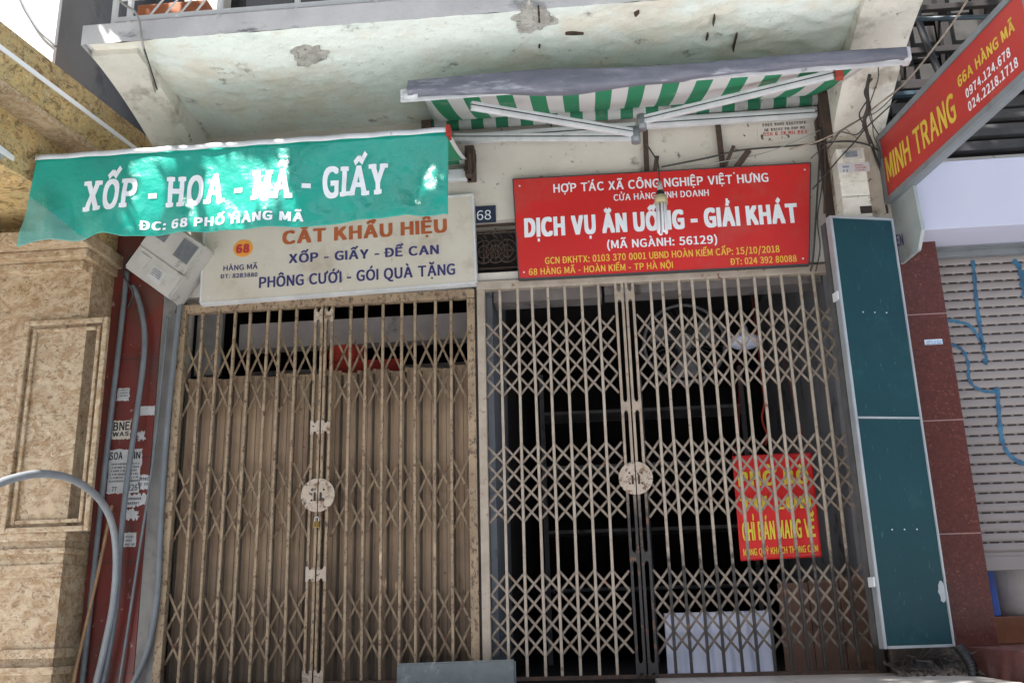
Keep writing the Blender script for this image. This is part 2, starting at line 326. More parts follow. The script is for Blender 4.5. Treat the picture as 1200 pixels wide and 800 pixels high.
def smooth_path(pts, k=8):
    pts = [Vector(p) for p in pts]
    if len(pts) < 3: return pts
    ext = [pts[0]*2-pts[1]]+pts+[pts[-1]*2-pts[-2]]; out = []
    for i in range(1, len(ext)-2):
        p0, p1, p2, p3 = ext[i-1:i+3]
        for j in range(k):
            t = j/k
            out.append(.5*((2*p1)+(p2-p0)*t+(2*p0-5*p1+4*p2-p3)*t*t+(3*p1-p0-3*p2+p3)*t*t*t))
    out.append(pts[-1]); return out
def wire(name, label, cat, pix, r, mt, group=None, n=6):
    """pix: (px, py, Y) points"""
    b = B().tube(smooth_path([P(*p) for p in pix]), r, n)
    return tag(obj(name, b, mt), label, cat, group)

# ------------------------------------------------------------------ lettering
_GL = {}
import os
try: FONT = bpy.data.fonts.load(os.path.join(bpy.utils.system_resource('DATAFILES'), 'fonts', 'Noto Sans CJK Regular.woff2'))   # Blender's own interface font
except Exception: FONT = None
_SC = [1.0]
def glyph(ch):
    if ch in _GL: return _GL[ch]
    c = bpy.data.curves.new('glyph', 'FONT'); c.body = ch; c.size = 1; c.resolution_u = 5
    if FONT: c.font = FONT
    o = bpy.data.objects.new('glyph', c); COL.objects.link(o)
    dg = bpy.context.evaluated_depsgraph_get(); me = bpy.data.meshes.new_from_object(o.evaluated_get(dg))
    vs = [(v.co.x*_SC[0], v.co.y*_SC[0]) for v in me.vertices]; fs = [tuple(p.vertices) for p in me.polygons]
    bpy.data.objects.remove(o); bpy.data.curves.remove(c); bpy.data.meshes.remove(me)
    x0 = min(v[0] for v in vs); x1 = max(v[0] for v in vs)
    _GL[ch] = ([(x-x0, y) for x, y in vs], fs, x1-x0); return _GL[ch]
_SC[0] = .70/max(y for x, y in glyph('H')[0]); _GL.clear()
CAPH = .70
def seg(x0, y0, x1, y1, t):
    d = Vector((x1-x0, y1-y0)).normalized()*t/2; n = Vector((-d.y, d.x))
    a, b = Vector((x0, y0)), Vector((x1, y1))
    return [tuple(a-n), tuple(b-n), tuple(b+n), tuple(a+n)]
ACC = {}
def _reg(chars, base, *ac):
    for c, bb in zip(chars, base): ACC[c] = (bb, ac)
_reg('ÁÉÍÓÚ', 'AEIOU', 'acute'); _reg('ÀÈÌÒÙ', 'AEIOU', 'grave'); _reg('ẢẺỈỎỦ', 'AEIOU', 'hook'); _reg('ÃẼĨÕŨ', 'AEIOU', 'tilde'); _reg('ẠẸỊỌỤ', 'AEIOU', 'dot')
_reg('ÂÊÔ', 'AEO', 'circ'); _reg('ẤẾỐ', 'AEO', 'circ', 'acute2'); _reg('ẦỀỒ', 'AEO', 'circ', 'grave2'); _reg('ẨỂỔ', 'AEO', 'circ', 'hook2'); _reg('ẬỆỘ', 'AEO', 'circ', 'dot')
_reg('Ă', 'A', 'breve'); _reg('Ắ', 'A', 'breve', 'acute2'); _reg('Ặ', 'A', 'breve', 'dot'); _reg('ƠƯ', 'OU', 'horn'); _reg('ỚỨ', 'OU', 'horn', 'acute'); _reg('ỞỬ', 'OU', 'horn', 'hook'); _reg('ỢỰ', 'OU', 'horn', 'dot'); _reg('Đ', 'D', 'bar')
def accent(kind, wd, t):
    c, h = wd/2, CAPH+.07
    if kind == 'acute': return [seg(c-.02, h, c+.13, h+.15, t)]
    if kind == 'acute2': return [seg(c+.16, h+.10, c+.27, h+.23, t)]
    if kind == 'grave': return [seg(c+.02, h, c-.13, h+.15, t)]
    if kind == 'grave2': return [seg(c+.27, h+.08, c+.15, h+.22, t)]
    if kind == 'circ': return [seg(c-.17, h, c+.01, h+.13, t), seg(c-.01, h+.13, c+.17, h, t)]
    if kind == 'breve': return [seg(c-.15, h+.13, c-.07, h+.02, t), seg(c-.09, h+.03, c+.09, h+.03, t), seg(c+.07, h+.02, c+.15, h+.13, t)]
    if kind == 'tilde': return [seg(c-.19, h+.02, c-.07, h+.12, t), seg(c-.08, h+.12, c+.08, h+.03, t), seg(c+.07, h+.03, c+.19, h+.13, t)]
    if kind in ('hook', 'hook2'):
        o = .14 if kind == 'hook2' else 0
        return [seg(c-.06+o, h+.18, c+.06+o, h+.17, t), seg(c+.05+o, h+.18, c+.05+o, h+.08, t), seg(c+.06+o, h+.09, c-.02+o, h+.05, t), seg(c-.01+o, h+.07, c-.01+o, h-.01, t)]
    if kind == 'dot': return [seg(c-.06, -.13, c+.06, -.13, .12)]
    if kind == 'horn': return [seg(wd-.05, CAPH-.06, wd+.10, CAPH-.03, t), seg(wd+.09, CAPH-.05, wd+.09, CAPH+.12, t)]
    if kind == 'bar': return [seg(-.12, CAPH/2, wd*.55, CAPH/2, t)]
SERIF = {'X': 'abcd', 'P': 'ac', 'H': 'abcd', 'A': 'AB', 'M': 'abcd', 'I': 'mn', 'Y': 'cdm'}
def layout(body, sp=.10, bold=.0, serif=False):
    """-> list of (verts2d, faces) pieces, total width"""
    x = 0; out = []; prev_space = True
    for ch in body:
        if ch == ' ': x += .30; continue
        b, acs = ACC.get(ch, (ch, ()))
        if ch == '▢': continue
        vs, fs, wd = glyph(b)
        shifts = [(0, 0)]
        if bold:
            ns = max(1, math.ceil(bold/.022)); shifts = [(bold*q/ns, dy_*bold*.55) for q in range(-ns, ns+1) for dy_ in (-1, 1)]
        for k, (dx, dy) in enumerate(shifts): out.append(([(x+a+dx, c*(1-1.1*bold)+.385*bold+dy) for a, c in vs], fs, k))
        t = .07+bold*1.6
        for a in acs:
            for k, q in enumerate(accent(a, wd, t if a != 'bar' else .08)):
                out.append(([(x+p, y) for p, y in q], [(0, 1, 2, 3)], k+4))
        if serif and b in SERIF:
            pos = {'a': (.04, 0), 'b': (wd-.04, 0), 'c': (.04, CAPH), 'd': (wd-.04, CAPH), 'A': (.02, 0), 'B': (wd-.02, 0), 'm': (wd/2, 0), 'n': (wd/2, CAPH)}
            for k, s_ in enumerate(SERIF[b]):
                p = pos[s_]; out.append(([(x+a, c) for a, c in seg(p[0]-.15, p[1]+(.05 if p[1] == 0 else -.05), p[0]+.15, p[1]+(.05 if p[1] == 0 else -.05), .10)], [(0, 1, 2, 3)], k+8))
        x += wd+sp+1.8*bold+(.06 if 'horn' in acs else 0)
    return out, x-sp

def text(name, body, mt, parent, a, b, cap, n, bold=.02, sp=.10, serif=False, lift=.0015, up=None, warp=None, cut=None):
    """letters from world point a to b along the baseline, cap = cap height in metres, n = outward normal of the board"""
    a, b, n = Vector(a), Vector(b), Vector(n).normalized()
    u = b-a; L = u.length; u.normalize()
    v = n.cross(u) if up is None else Vector(up)
    if v.z < 0: v = -v
    pieces, wd = layout(body, sp, bold, serif)
    sx, sy = L/wd, cap/CAPH
    bb = B()
    for vs, fs, k in pieces:
        q = [bb.bm.verts.new(a+u*(x*sx)+v*(y*sy)+n*(lift+.00006*k)) for x, y in vs]
        for f in fs:
            try: bb.bm.faces.new([q[i] for i in f])
            except ValueError: pass
    if cut:
        for axis, step in ((Vector((1, 0, 0)), cut), (Vector((0, 0, 1)), cut)):
            lo = min(w_.co.dot(axis) for w_ in bb.bm.verts); hi = max(w_.co.dot(axis) for w_ in bb.bm.verts)
            t = lo+step
            while t < hi:
                bmesh.ops.bisect_plane(bb.bm, geom=bb.bm.verts[:]+bb.bm.edges[:]+bb.bm.faces[:], plane_co=axis*t, plane_no=axis); t += step
    if warp:
        for w_ in bb.bm.verts: w_.co = warp(w_.co)
    return obj(name, bb, mt, parent, fix=False)

def scribble(name, mt, parent, o, u, v, n, rows, wid, lh, fill=.8):
    """rows of tiny illegible print: letter-like groups of thin strokes"""
    b = B(); o, u, v, n = map(Vector, (o, u, v, n)); t = lh*.17
    def q(p, a0, a1, c0, c1): b.quad([p+u*a0+v*c0, p+u*a1+v*c0, p+u*a1+v*c1, p+u*a0+v*c1])
    for r_ in range(rows):
        x = random.uniform(0, .06)*wid; end = wid*random.uniform(fill, 1); run_ = 0
        while x < end:
            w_ = lh*random.uniform(.42, .62); h = lh*.85; p = o-v*(r_*lh*1.6)+u*x+n*.0012; k = random.random()
            if k < .75: q(p, 0, t, 0, h)
            if .3 < k: q(p+n*.0001, 0 if k > .5 else t, w_, h-t, h)
            if k > .45: q(p+n*.0002, 0, w_*.9, h*.45, h*.45+t)
            if k < .55: q(p+n*.0003, w_-t, w_, 0, h)
            if k > .6: q(p+n*.0004, 0, w_, 0, t)
            x += w_+lh*.2; run_ += 1
            if random.random() < .22: x += lh*.45
    return obj(name, b, mt, parent, fix=False)

# ================================================================== SETTING
struct('road', B().quad([(-150, -150, -.56), (150, -150, -.56), (150, 150, -.56), (-150, 150, -.56)]), 'asphalt')
struct('pavement', B().box(-40, 40, -8.0, 3.5, -.9, -.42, .02), 'paving')

# ------------------------------------------------------------------ shop building
SH = thing('shop_building', 'old beige plastered shopfront under a pale green balcony slab, holding both folding gates', 'building', (-.5, 0, -.42))
b = B()
W0, W1 = 0.0, .22
zt = 2.335
b.box(-2.72, -.71, W0, W1, zt, 3.46); b.box(-.71, -.42, W0, W1, zt, 2.385); b.box(-.71, -.42, W0, W1, 2.735, 3.46); b.box(-.42, 1.52, W0, W1, zt, 3.46)
b.box(-2.72, -2.575, .02, W1, -.42, zt)            # strip left of the gates
obj('facade_wall', b, 'wall', SH)
b = B(); b.box(-2.62, -2.575, -.012, .02, -.42, 2.3); obj('gate_jamb', b, 'concrete', SH)
b = B(); b.box(-.725, -.655, .035, .24, -.42, zt); obj('middle_post', b, 'concrete', SH)
b = B(); b.box(1.50, 1.86, -.10, .24, -.42, 3.40, .012); obj('pilaster', b, mat('grimy_pilaster_plaster', (.60, .54, .44), (.50, .44, .36), .85, 3, st=(.22, .18, .14), st_scale=6, st_lo=.48, st_hi=.66, bump=.5, bscale=16, bdist=.03, st2=(.06, .05, .045), st2_scale=18, st2_lo=.60, st2_hi=.67, extra=zmask(.35, .6, (.07, .05, .04), 6, .6)), SH)
b = B(); b.box(-2.72, 1.86, .02, .24, 3.46, 3.56); b.box(-2.72, -2.45, .02, .24, 3.56, 8); b.box(-2.45, -.2, .02, .24, 6, 8); b.box(-.2, 1.86, .02, .24, 3.56, 8)
obj('upper_wall', b, 'wall', SH)
b = B(); b.box(-2.45, -.2, .18, .22, 3.56, 6); obj('balcony_door', b, 'darkglass', SH)
# balcony slab with a rough broken underside
random.seed(3)
b = B()
b.grid(300, 80, lambda u, v: Vector((-2.70+u*4.52, .0-v*1.12, 3.452+.010*noise.noise((u*11, v*4, 1))+.004*noise.noise((u*60, v*18, 3))+max(0, u-.55)*.035*noise.noise((u*38, v*13, 7)))))
obj('slab_underside', b, 'slab', SH)
b = B(); b.box(-2.74, 1.86, -1.10, .018, 3.47, 3.57, .01)
def fascia(u, v):
    x = -2.745+u*4.61
    chip = max(0, math.sin(u*210)*math.sin(u*57+1))*.03*(1 if u > .70 else .25)*(1-v)
    return Vector((x, -1.128+chip*.6, 3.445+v*.125+chip))
b.grid(260, 6, fascia)
b.quad([(-2.745, -1.128, 3.57), (1.865, -1.128, 3.57), (1.865, -1.09, 3.57), (-2.745, -1.09, 3.57)])
b.quad([(-2.745, -1.128, 3.445), (-2.745, -1.128, 3.57), (-2.745, 0, 3.57), (-2.745, 0, 3.445)])
o = obj('balcony_slab', b, 'fascia', SH)
# patches of lost plaster and gashes
def flaw(name, pix, zoff, mt, rough=.25, n_=26):
    pts = [PZ(px, py, 3.440) for px, py in pix]; c = sum(pts, Vector())/len(pts); loop = smooth_path(pts+[pts[0]], 7)[:-1]; b = B()
    b.prism([c+(p-c)*(1+rough*noise.noise((p.x*22, p.y*22, 4)))+Vector((0, 0, zoff)) for p in loop], (0, 0, .03)); return obj(name, b, mt, SH)
M['bareconcrete'] = mat('bare_concrete', (.52, .50, .45), (.36, .34, .31), .95, 14, st=(.16, .15, .14), st_scale=25, bump=.8, bscale=60, bdist=.02)
random.seed(31)
flaw('bare_patch', [(343, 62), (352, 56), (366, 55), (376, 57), (383, 65), (375, 72), (362, 77), (348, 75)], -.004, 'bareconcrete', .5)
flaw('bare_patch', [(601, 28), (612, 12), (626, 8), (645, 18), (648, 28), (630, 35), (618, 38)], -.004, 'bareconcrete', .5)
for q in ([(630, 12), (632, 11.5), (633, 25), (631, 26)], [(827, 46), (829, 40), (830.5, 40), (828.5, 47)], [(858, 57), (862, 44), (863.5, 44), (860, 58)], [(835, 29), (837, 20), (838, 22), (836, 30)], [(631, 55), (633, 53.5), (632.5, 56)], [(666, 40), (675, 38.8), (684, 39.8), (675, 40.6)], [(744, 17), (748, 14), (749, 15), (745.5, 18.5)]):
    flaw('gash', q, -.007, 'rust', .6)
# haunched brackets under the slab
def bracket(x0, x1, zw):
    b = B()
    N = 24
    def prof(t): return 3.452-(.04+(3.452-zw-.04)*(t**1.6))
    for i in range(N):
        t0, t1 = i/N, (i+1)/N; y0, y1 = -1.06+1.07*t0, -1.06+1.07*t1
        za, zb = prof(t0), prof(t1)
        j = lambda: random.uniform(-.003, .003)
        b.quad([(x0, y0, za), (x1, y0, za), (x1, y1, zb), (x0, y1, zb)])
        b.quad([(x0, y0, za), (x0, y1, zb), (x0, y1, 3.47), (x0, y0, 3.47)])
        b.quad([(x1, y0, za), (x1, y0, 3.47), (x1, y1, 3.47), (x1, y1, zb)])
    b.quad([(x0, -1.06, prof(0)), (x0, -1.06, 3.47), (x1, -1.06, 3.47), (x1, -1.06, prof(0))])
    bmesh.ops.remove_doubles(b.bm, verts=b.bm.verts[:], dist=1e-5)
    return obj('balcony_bracket', b, 'bracket', SH)
bracket(-2.715, -2.45, 3.18); bracket(1.53, 1.84, 3.05)
# balcony railing of white tubes
b = B(); b.bar((-2.62, -1.03, 3.655), (1.8, -1.03, 3.655), .028, .028); b.bar((-2.62, -1.03, 3.80), (1.8, -1.03, 3.80), .022, .022); b.bar((-2.62, -1.03, 4.4), (1.8, -1.03, 4.4), .03, .03)
b.bar((-2.62, -1.03, 3.655), (-2.62, 0, 3.655), .028, .028)
rl = obj('balcony_railing', b, 'white', SH)
for x in [-2.62, -2.53, -2.0, -1.55, -1.1, -.65, -.2, .25, .7, 1.15, 1.6]:
    b = B(); b.bar((x, -1.03, 3.57), (x, -1.03, 4.4), .026, .026, up=Vector((0, 1, 0))); obj('railing_post', b, 'white', rl)
for x in (-2.42, -2.33, -2.24, -2.15): b = B(); b.bar((x, -1.03, 3.66), (x+.10, -1.03, 3.80), .008, .008); obj('slanted_rod', b, 'white', rl)
b = B(); b.tube([(-2.575+.028*math.cos(a*.5), -1.03, 3.61+.022*math.sin(a*.5)) for a in range(13)], .004, 5); obj('railing_scroll', b, 'white', rl)
# rooms behind the gates
b = B()
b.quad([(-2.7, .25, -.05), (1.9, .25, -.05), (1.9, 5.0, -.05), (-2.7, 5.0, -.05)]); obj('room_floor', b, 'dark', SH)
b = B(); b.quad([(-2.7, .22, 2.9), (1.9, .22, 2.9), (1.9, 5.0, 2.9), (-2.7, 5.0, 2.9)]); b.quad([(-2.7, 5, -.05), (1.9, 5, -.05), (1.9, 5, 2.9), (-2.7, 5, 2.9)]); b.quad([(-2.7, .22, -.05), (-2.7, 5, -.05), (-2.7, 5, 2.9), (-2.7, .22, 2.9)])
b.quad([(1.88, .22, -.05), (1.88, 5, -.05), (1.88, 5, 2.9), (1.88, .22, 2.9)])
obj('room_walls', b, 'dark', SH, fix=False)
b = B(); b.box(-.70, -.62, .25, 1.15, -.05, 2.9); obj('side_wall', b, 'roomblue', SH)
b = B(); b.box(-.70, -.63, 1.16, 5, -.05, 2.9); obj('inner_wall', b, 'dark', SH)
b = B(); b.box(1.46, 1.56, .25, 2.6, -.05, 2.9); obj('side_wall', b, 'roomgrey', SH)
zA, zB_ = P(430, 402, .30).z, P(430, 372, .30).z
b = B(); b.box(-2.30, -.72, .30, .42, zA, zB_, .004); obj('ceiling_beam', b, 'beam', SH)
b = B(); b.box(-2.30, -.72, .50, .56, zA-.16, zA-.10, .004); obj('ceiling_beam', b, 'beam', SH)
b = B(); b.box(-.61, .08, .25, .40, 2.27, 2.40); obj('door_lintel', b, 'beam', SH)
b = B(); b.box(.10, 1.45, .25, .42, 2.29, 2.42); obj('door_lintel', b, 'beam', SH)
b = B()
for z in (.55, 1.05, 1.62, 2.12): b.box(-.5, 1.35, 3.1, 3.5, z, z+.03)
for x in (-.5, .4, 1.31): b.box(x, x+.04, 3.08, 3.12, -.05, 2.5)
obj('room_shelf', b, 'roomgrey', SH)
# ornamental iron grille over the door, seen between the two signboards
b = B()
gx0, gx1, gz0, gz1, gy = -.705, -.425, 2.39, 2.73, .05
for z in (gz0+.01, gz0+.04, gz1-.05, gz1-.01): b.bar((gx0, gy, z), (gx1, gy, z), .012, .012)
for cx in (gx0+.06, gx0+.135, gx0+.21):
    for r_ in (.062, .034): b.tube([(cx+r_*math.cos(a*math.pi/8), gy, gz0+.155+r_*1.25*math.sin(a*math.pi/8)) for a in range(17)], .0055, 5)
    b.bar((cx, gy, gz0+.08), (cx, gy, gz0+.23), .008, .008, up=Vector((0, 1, 0)))
    b.bar((cx-.05, gy, gz0+.155), (cx+.05, gy, gz0+.155), .008, .008)
for k in range(6): b.bar((gx0+k*.05, gy, gz1-.05), (gx0+.05+k*.05-.02*(k % 2), gy, gz0+.24), .007, .007)
obj('window_grille', b, 'rust', SH)
b = B(); b.box(-.715, -.415, .215, .222, 2.37, 2.75); obj('transom_backing', b, 'dark', SH)

# left concrete step, white tiled step
b = B(); b.box(-2.6, .245, -.62, .20, -.42, -.075, .008); tag(obj('concrete_step', b, 'dark'), 'low dark step under the left folding gate and grey board', 'step')
b = B(); b.box(.255, 1.80, -.95, .03, -.42, -.004, .006); tag(obj('tiled_step', b, 'tile'), 'cream tiled step along the foot of the right folding gate', 'step')

# ------------------------------------------------------------------ folding gates
def gate(name, label, x0, x1, xm, ztop, nl, nr, bands, mt, mtl, plates, disc, period, drop=(0, 0), skew=0):
    g = thing(name, label, 'folding gate', ((x0+x1)/2, 0, 0))
    b = B(); b.bar((x0, 0, ztop-.028), (x1, 0, ztop-.028+skew), .05, .056, bev=.004); obj('top_rail', b, mt, g)
    b = B(); b.box(x0, x0+.048, -.024, .024, .0, ztop-.056, .004); obj('end_post', b, mt, g)
    b = B(); b.box(x1-.048, x1, -.024, .024, .0, ztop-.056, .004); obj('end_post', b, mt, g)
    b = B(); b.bar((x0, .005, .006), (x1, .005, .006), .05, .02); obj('bottom_rail', b, 'rust', g)
    st = .030
    for side, n, xa, xb in (('l', nl, x0+.048, xm-.066), ('r', nr, xm+.066, x1-.048)):
        xs = [xa+(xb-xa)*k/(n+1) for k in range(n+2)]
        dz = drop[0] if side == 'l' else drop[1]
        for k in range(1, n+1):
            xx = xs[k]+random.uniform(-.005, .005); x2 = xx+random.uniform(-.010, .010)
            b = B()
            # channel: two thin flats with a slot, reads as a folded bar
            xm_ = (xx+x2)/2+random.uniform(-.004, .004); y_ = -.006+random.uniform(-.004, .003)
            b.bar((xx, -.006, .016), (xm_, y_, 1.1), .0165, .022, up=Vector((0, 1, 0)), bev=.004); b.bar((xm_, y_, 1.1), (x2, -.006, ztop-.056), .0165, .022, up=Vector((0, 1, 0)), bev=.004)
            for za, zb in bands:                                     # rivets where the straps cross
                for t in (0, .5, 1):
                    z = za+(zb-za)*t+dz
                    b.tube([(xx+(x2-xx)*z/ztop, -.019, z), (xx+(x2-xx)*z/ztop, -.0225, z)], .006, 6)
            obj('bar', b, mt, g)
        p = (xb-xa)/(n+1)
        for za, zb in bands:
            za += dz; zb += dz
            b = B(); H = zb-za; span = period
            for d in (1, -1):
                yy = .0135 if d > 0 else .019
                for k in range(-span, n+2):
                    # strap from (k, top) to (k+span, bottom) clipped to the leaf
                    ka, kb = max(k, 0), min(k+span, n+1)
                    if kb-ka < 1: continue
                    ta, tb = (ka-k)/span, (kb-k)/span
                    XA, XB = xa+ka*p, xa+kb*p
                    if d < 0: XA, XB = xa+(n+1-ka)*p, xa+(n+1-kb)*p
                    jz = random.uniform(-.007, .007); j2 = random.uniform(-.009, .009)
                    b.bar((XA, yy, zb-ta*H+jz), (XB, yy, zb-tb*H+j2), .004, .0130, up=Vector((0, .001, 1)))
            obj('lattice_band', b, mtl, g)
    # meeting stiles: two flats per leaf tied by notched plates
    for sgn in (-1, 1):
        b = B()
        for o_ in (.012, .052): b.bar((xm+sgn*o_, -.008, .0), (xm+sgn*o_, -.008, ztop-.058), .016, .03, up=Vector((0, 1, 0)), bev=.003)
        s_ = obj('stile', b, 'stileR' if mt == 'gateR' else mt, g)
        for z in plates:
            b = B(); xa_, xb_ = sorted((xm+sgn*.005, xm+sgn*.06))
            hh = .042; nn = .012; xc = (xa_+xb_)/2
            poly = [(xa_, z-hh), (xc-.012, z-hh), (xc-.006, z-hh+nn*1.4), (xc+.006, z-hh+nn*1.4), (xc+.012, z-hh), (xb_, z-hh), (xb_, z+hh), (xc+.012, z+hh), (xc+.006, z+hh-nn*1.4), (xc-.006, z+hh-nn*1.4), (xc-.012, z+hh), (xa_, z+hh)]
            b.prism([(a, -.026, c) for a, c in poly], (0, -.004, 0)); obj('tie_plate', b, 'stileR' if mt == 'gateR' else 'plate', s_)
        b = B(); zc, r_ = disc
        pts = [(xm+sgn*(.003+r_*math.cos(a*math.pi/16-math.pi/2)), -.031, zc+r_*math.sin(a*math.pi/16-math.pi/2)) for a in range(17)]
        b.prism(pts, (0, -.006, 0)); lp = obj('lock_plate', b, 'plate', g)
        b = B()
        for dz_ in (.03, -.03): b.tube([(xm+sgn*.035, -.037, zc+dz_), (xm+sgn*.035, -.040, zc+dz_)], .006, 8)
        b.box(*sorted((xm+sgn*.012, xm+sgn*.024)), -.0392, -.0372, zc-.035, zc+.015); obj('keyhole', b, 'slot', lp)
    return g
random.seed(11)
GL = gate('folding_gate', 'tan rusted folding gate backed by brown sheet metal, under the beige signboard', -2.572, -.700, -1.640, 2.275, 7, 7,
          [(1.565, 2.03), (.815, 1.25), (.112, .515)], 'gateL', 'gateLl', (2.155, 1.455, .60, .035), (1.05, .098), 2, drop=(.0, 0), skew=.004)
GR = gate('folding_gate', 'cream rusted folding gate open to the dark room, under the red signboard', -.685, 1.475, .214, 2.325, 7, 12,
          [(1.60, 2.065), (.862, 1.30), (.125, .572)], 'gateR', 'gateRl', (2.18, 1.50, .64, .05), (1.078, .094), 4, drop=(0, .0), skew=-.012)
# sheet metal leaves behind the left gate
b = B(); npan = 18; xa, xb = -2.52, -.75
def sheet(u, v):
    t = (u*npan) % 1
    d = 0 if t < .12 else (min(1, (t-.12)/.14) if t < .26 else (1 if t < .86 else max(0, 1-(t-.86)/.14)))
    return Vector((xa+(xb-xa)*u, .055+.018*d, -.04+v*1.855+.01*math.sin(math.floor(u*npan)*2.3)*(v > .99)))
sm = B()  # dark brown strips paint the shade in the folds of the sheet
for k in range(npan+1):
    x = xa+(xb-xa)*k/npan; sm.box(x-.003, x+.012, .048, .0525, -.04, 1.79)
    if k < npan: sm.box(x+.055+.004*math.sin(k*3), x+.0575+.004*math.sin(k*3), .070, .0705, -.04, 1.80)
b.grid(npan*14, 6, sheet, smooth=False); obj('fold_shade_strips', sm, mat('dark_fold_shade_paint', (.05, .035, .024), (.03, .022, .016), .8, 12), GL); obj('sheet_panel', b, 'sheet', GL, solid=.003)
# padlock
pc = P(371, 612, -.05)
pk = thing('padlock', 'small brass padlock hanging below the round lock plate of the tan gate', 'padlock', pc+Vector((0, 0, -.03)))
b = B(); b.box(pc.x-.019, pc.x+.019, pc.y-.008, pc.y+.008, pc.z-.03, pc.z+.008, .004); obj('lock_body', b, 'brass', pk)
b = B(); b.tube([(pc.x+.012*math.cos(a), pc.y, pc.z+.02+.013*math.sin(a)) if 0 <= a <= math.pi else (pc.x+(.012 if a < 0 else -.012), pc.y, pc.z) for a in [-1]+[k*math.pi/8 for k in range(9)]+[4]], .0035, 6); obj('shackle', b, 'steel', pk)

# ------------------------------------------------------------------ left neighbour: granite-clad house, white house above
MB = thing('granite_house', 'gold brown granite clad house front at the left edge', 'building', (-3.9, -.27, -.42))
FX, FY = -3.03, -.27
b = B()
b.box(-9, FX, FY, .3, -.42, 2.60)
obj('pilaster', b, 'marbleP', MB)
b = B(); b.box(-9, FX-.001, FY+.05, .3, 2.60, 3.3); obj('wall', b, 'marble', MB)
def corner_x(px, py): return P(px, py, FY).x
b = B()        # raised frame of the sunk panel on the pilaster
def frame(x0, x1, z0, z1, t, pr, skip=''):
    b.box(x0, x0+t, FY-pr, FY-.001, z0, z1, .006); b.box(x1-t, x1, FY-pr, FY-.001, z0, z1, .006)
    b.box(x0+t+.002, x1-t-.002, FY-pr, FY-.001, z1-t, z1, .006); b.box(x0+t+.002, x1-t-.002, FY-pr, FY-.001, z0, z0+t, .006)
pa = P(33, 378, FY); pb = P(97, 618, FY)
frame(pa.x, pb.x+.05, pb.z-.02, pa.z, .03, .034); frame(pa.x+.05, pb.x, pb.z+.03, pa.z-.05, .022, .020)
obj('panel_moulding', b, 'marbleP', MB)
b = B()        # plinth courses and cap
for py, h, pr in ((628, .05, .02), (645, .03, .03), (668, .07, .015), (765, .05, .03), (785, .04, .045)):
    z = P(60, py, FY).z; b.box(-9, FX+pr*.7, FY-pr, FY+.2, z-h/2, z+h/2, .006)
obj('base_moulding', b, 'marbleP', MB)
b = B()
z = P(105, 308, FY).z
b.box(-9, FX+.02, FY-.12, .28, z, z+.05, .008); b.box(-9, FX+.05, FY-.22, .27, z+.052, z+.14, .01); b.box(-9, FX-.03, FY-.06, .26, z-.06, z-.002, .01)
obj('capital', b, 'marbleP', MB)
# upper storey, turned a little: moulded cornice running out over the pavement
PH = R(8.5)
dcor = Vector((-math.sin(PH), -math.cos(PH), 0))
def run(name, prof, mt, s0=-.15, s1=1.9):
    b = B(); b.prism([Vector((x, 0, z))-dcor*(-s0) for x, z in prof], dcor*(s1-s0)); return obj(name, b, mt, MB)
run('cornice', [(-2.80, 3.285), (-2.80, 3.41), (-3.6, 3.41), (-3.6, 3.285)], 'marble')
run('cornice_groove', [(-2.806, 3.262), (-2.796, 3.283), (-3.6, 3.283), (-3.6, 3.262)], 'white')
run('cornice', [(-2.81, 3.26), (-3.6, 3.26), (-3.6, 3.125), (-2.85, 3.125), (-2.83, 3.20)], 'marble')
run('cornice', [(-2.835, 3.123), (-3.6, 3.123), (-3.6, 3.095), (-2.85, 3.095)], 'marbleP')
run('upper_wall', [(-3.0, 3.093), (-9, 3.093), (-9, 2.78), (-3.0, 2.78)], 'marble', -.15, 1.6)
a_ = P(44, 211, -.75)
b = B(); b.box(a_.x-1.5, a_.x, -1.55, -.75, a_.z, a_.z+.035, .004); obj('ledge', b, 'white', MB)
b = B(); b.box(a_.x-1.5, a_.x-.012, -1.54, -.76, a_.z-.03, a_.z-.002); obj('ledge_soffit', b, 'greybox', MB)

WH = thing('white_house', 'tall white plastered house rising behind the granite cornice, grey side wall', 'building', (-5, .5, 3.5))
xw = P(65, 40, -.6).x
b = B(); b.box(xw-6, xw, -.6, -.57, 3.3, 9); obj('front_wall', b, 'whitewall', WH)
b = B(); b.box(xw-6, xw-.003, -.567, 3, 3.3, 9); b.box(xw-.01, -2.70, .62, .9, 2.0, 9); b.box(-3.2, -2.76, .32, .6, 2.3, 3.6); obj('side_wall', b, 'greywall', WH)

# maroon tiled pillar between the granite and the left gate
MP = thing('tiled_pillar', 'narrow maroon tiled pillar with torn stickers beside the left gate', 'pillar', (-2.84, 0, -.42))
b = B(); b.box(FX+.002, -2.690, -.004, .25, -.42, 2.9, .004); obj('tile_face', b, 'maroon', MP)
b = B(); b.box(-2.688, -2.622, -.001, .25, -.42, 2.9); obj('concrete_edge', b, 'concrete', MP)

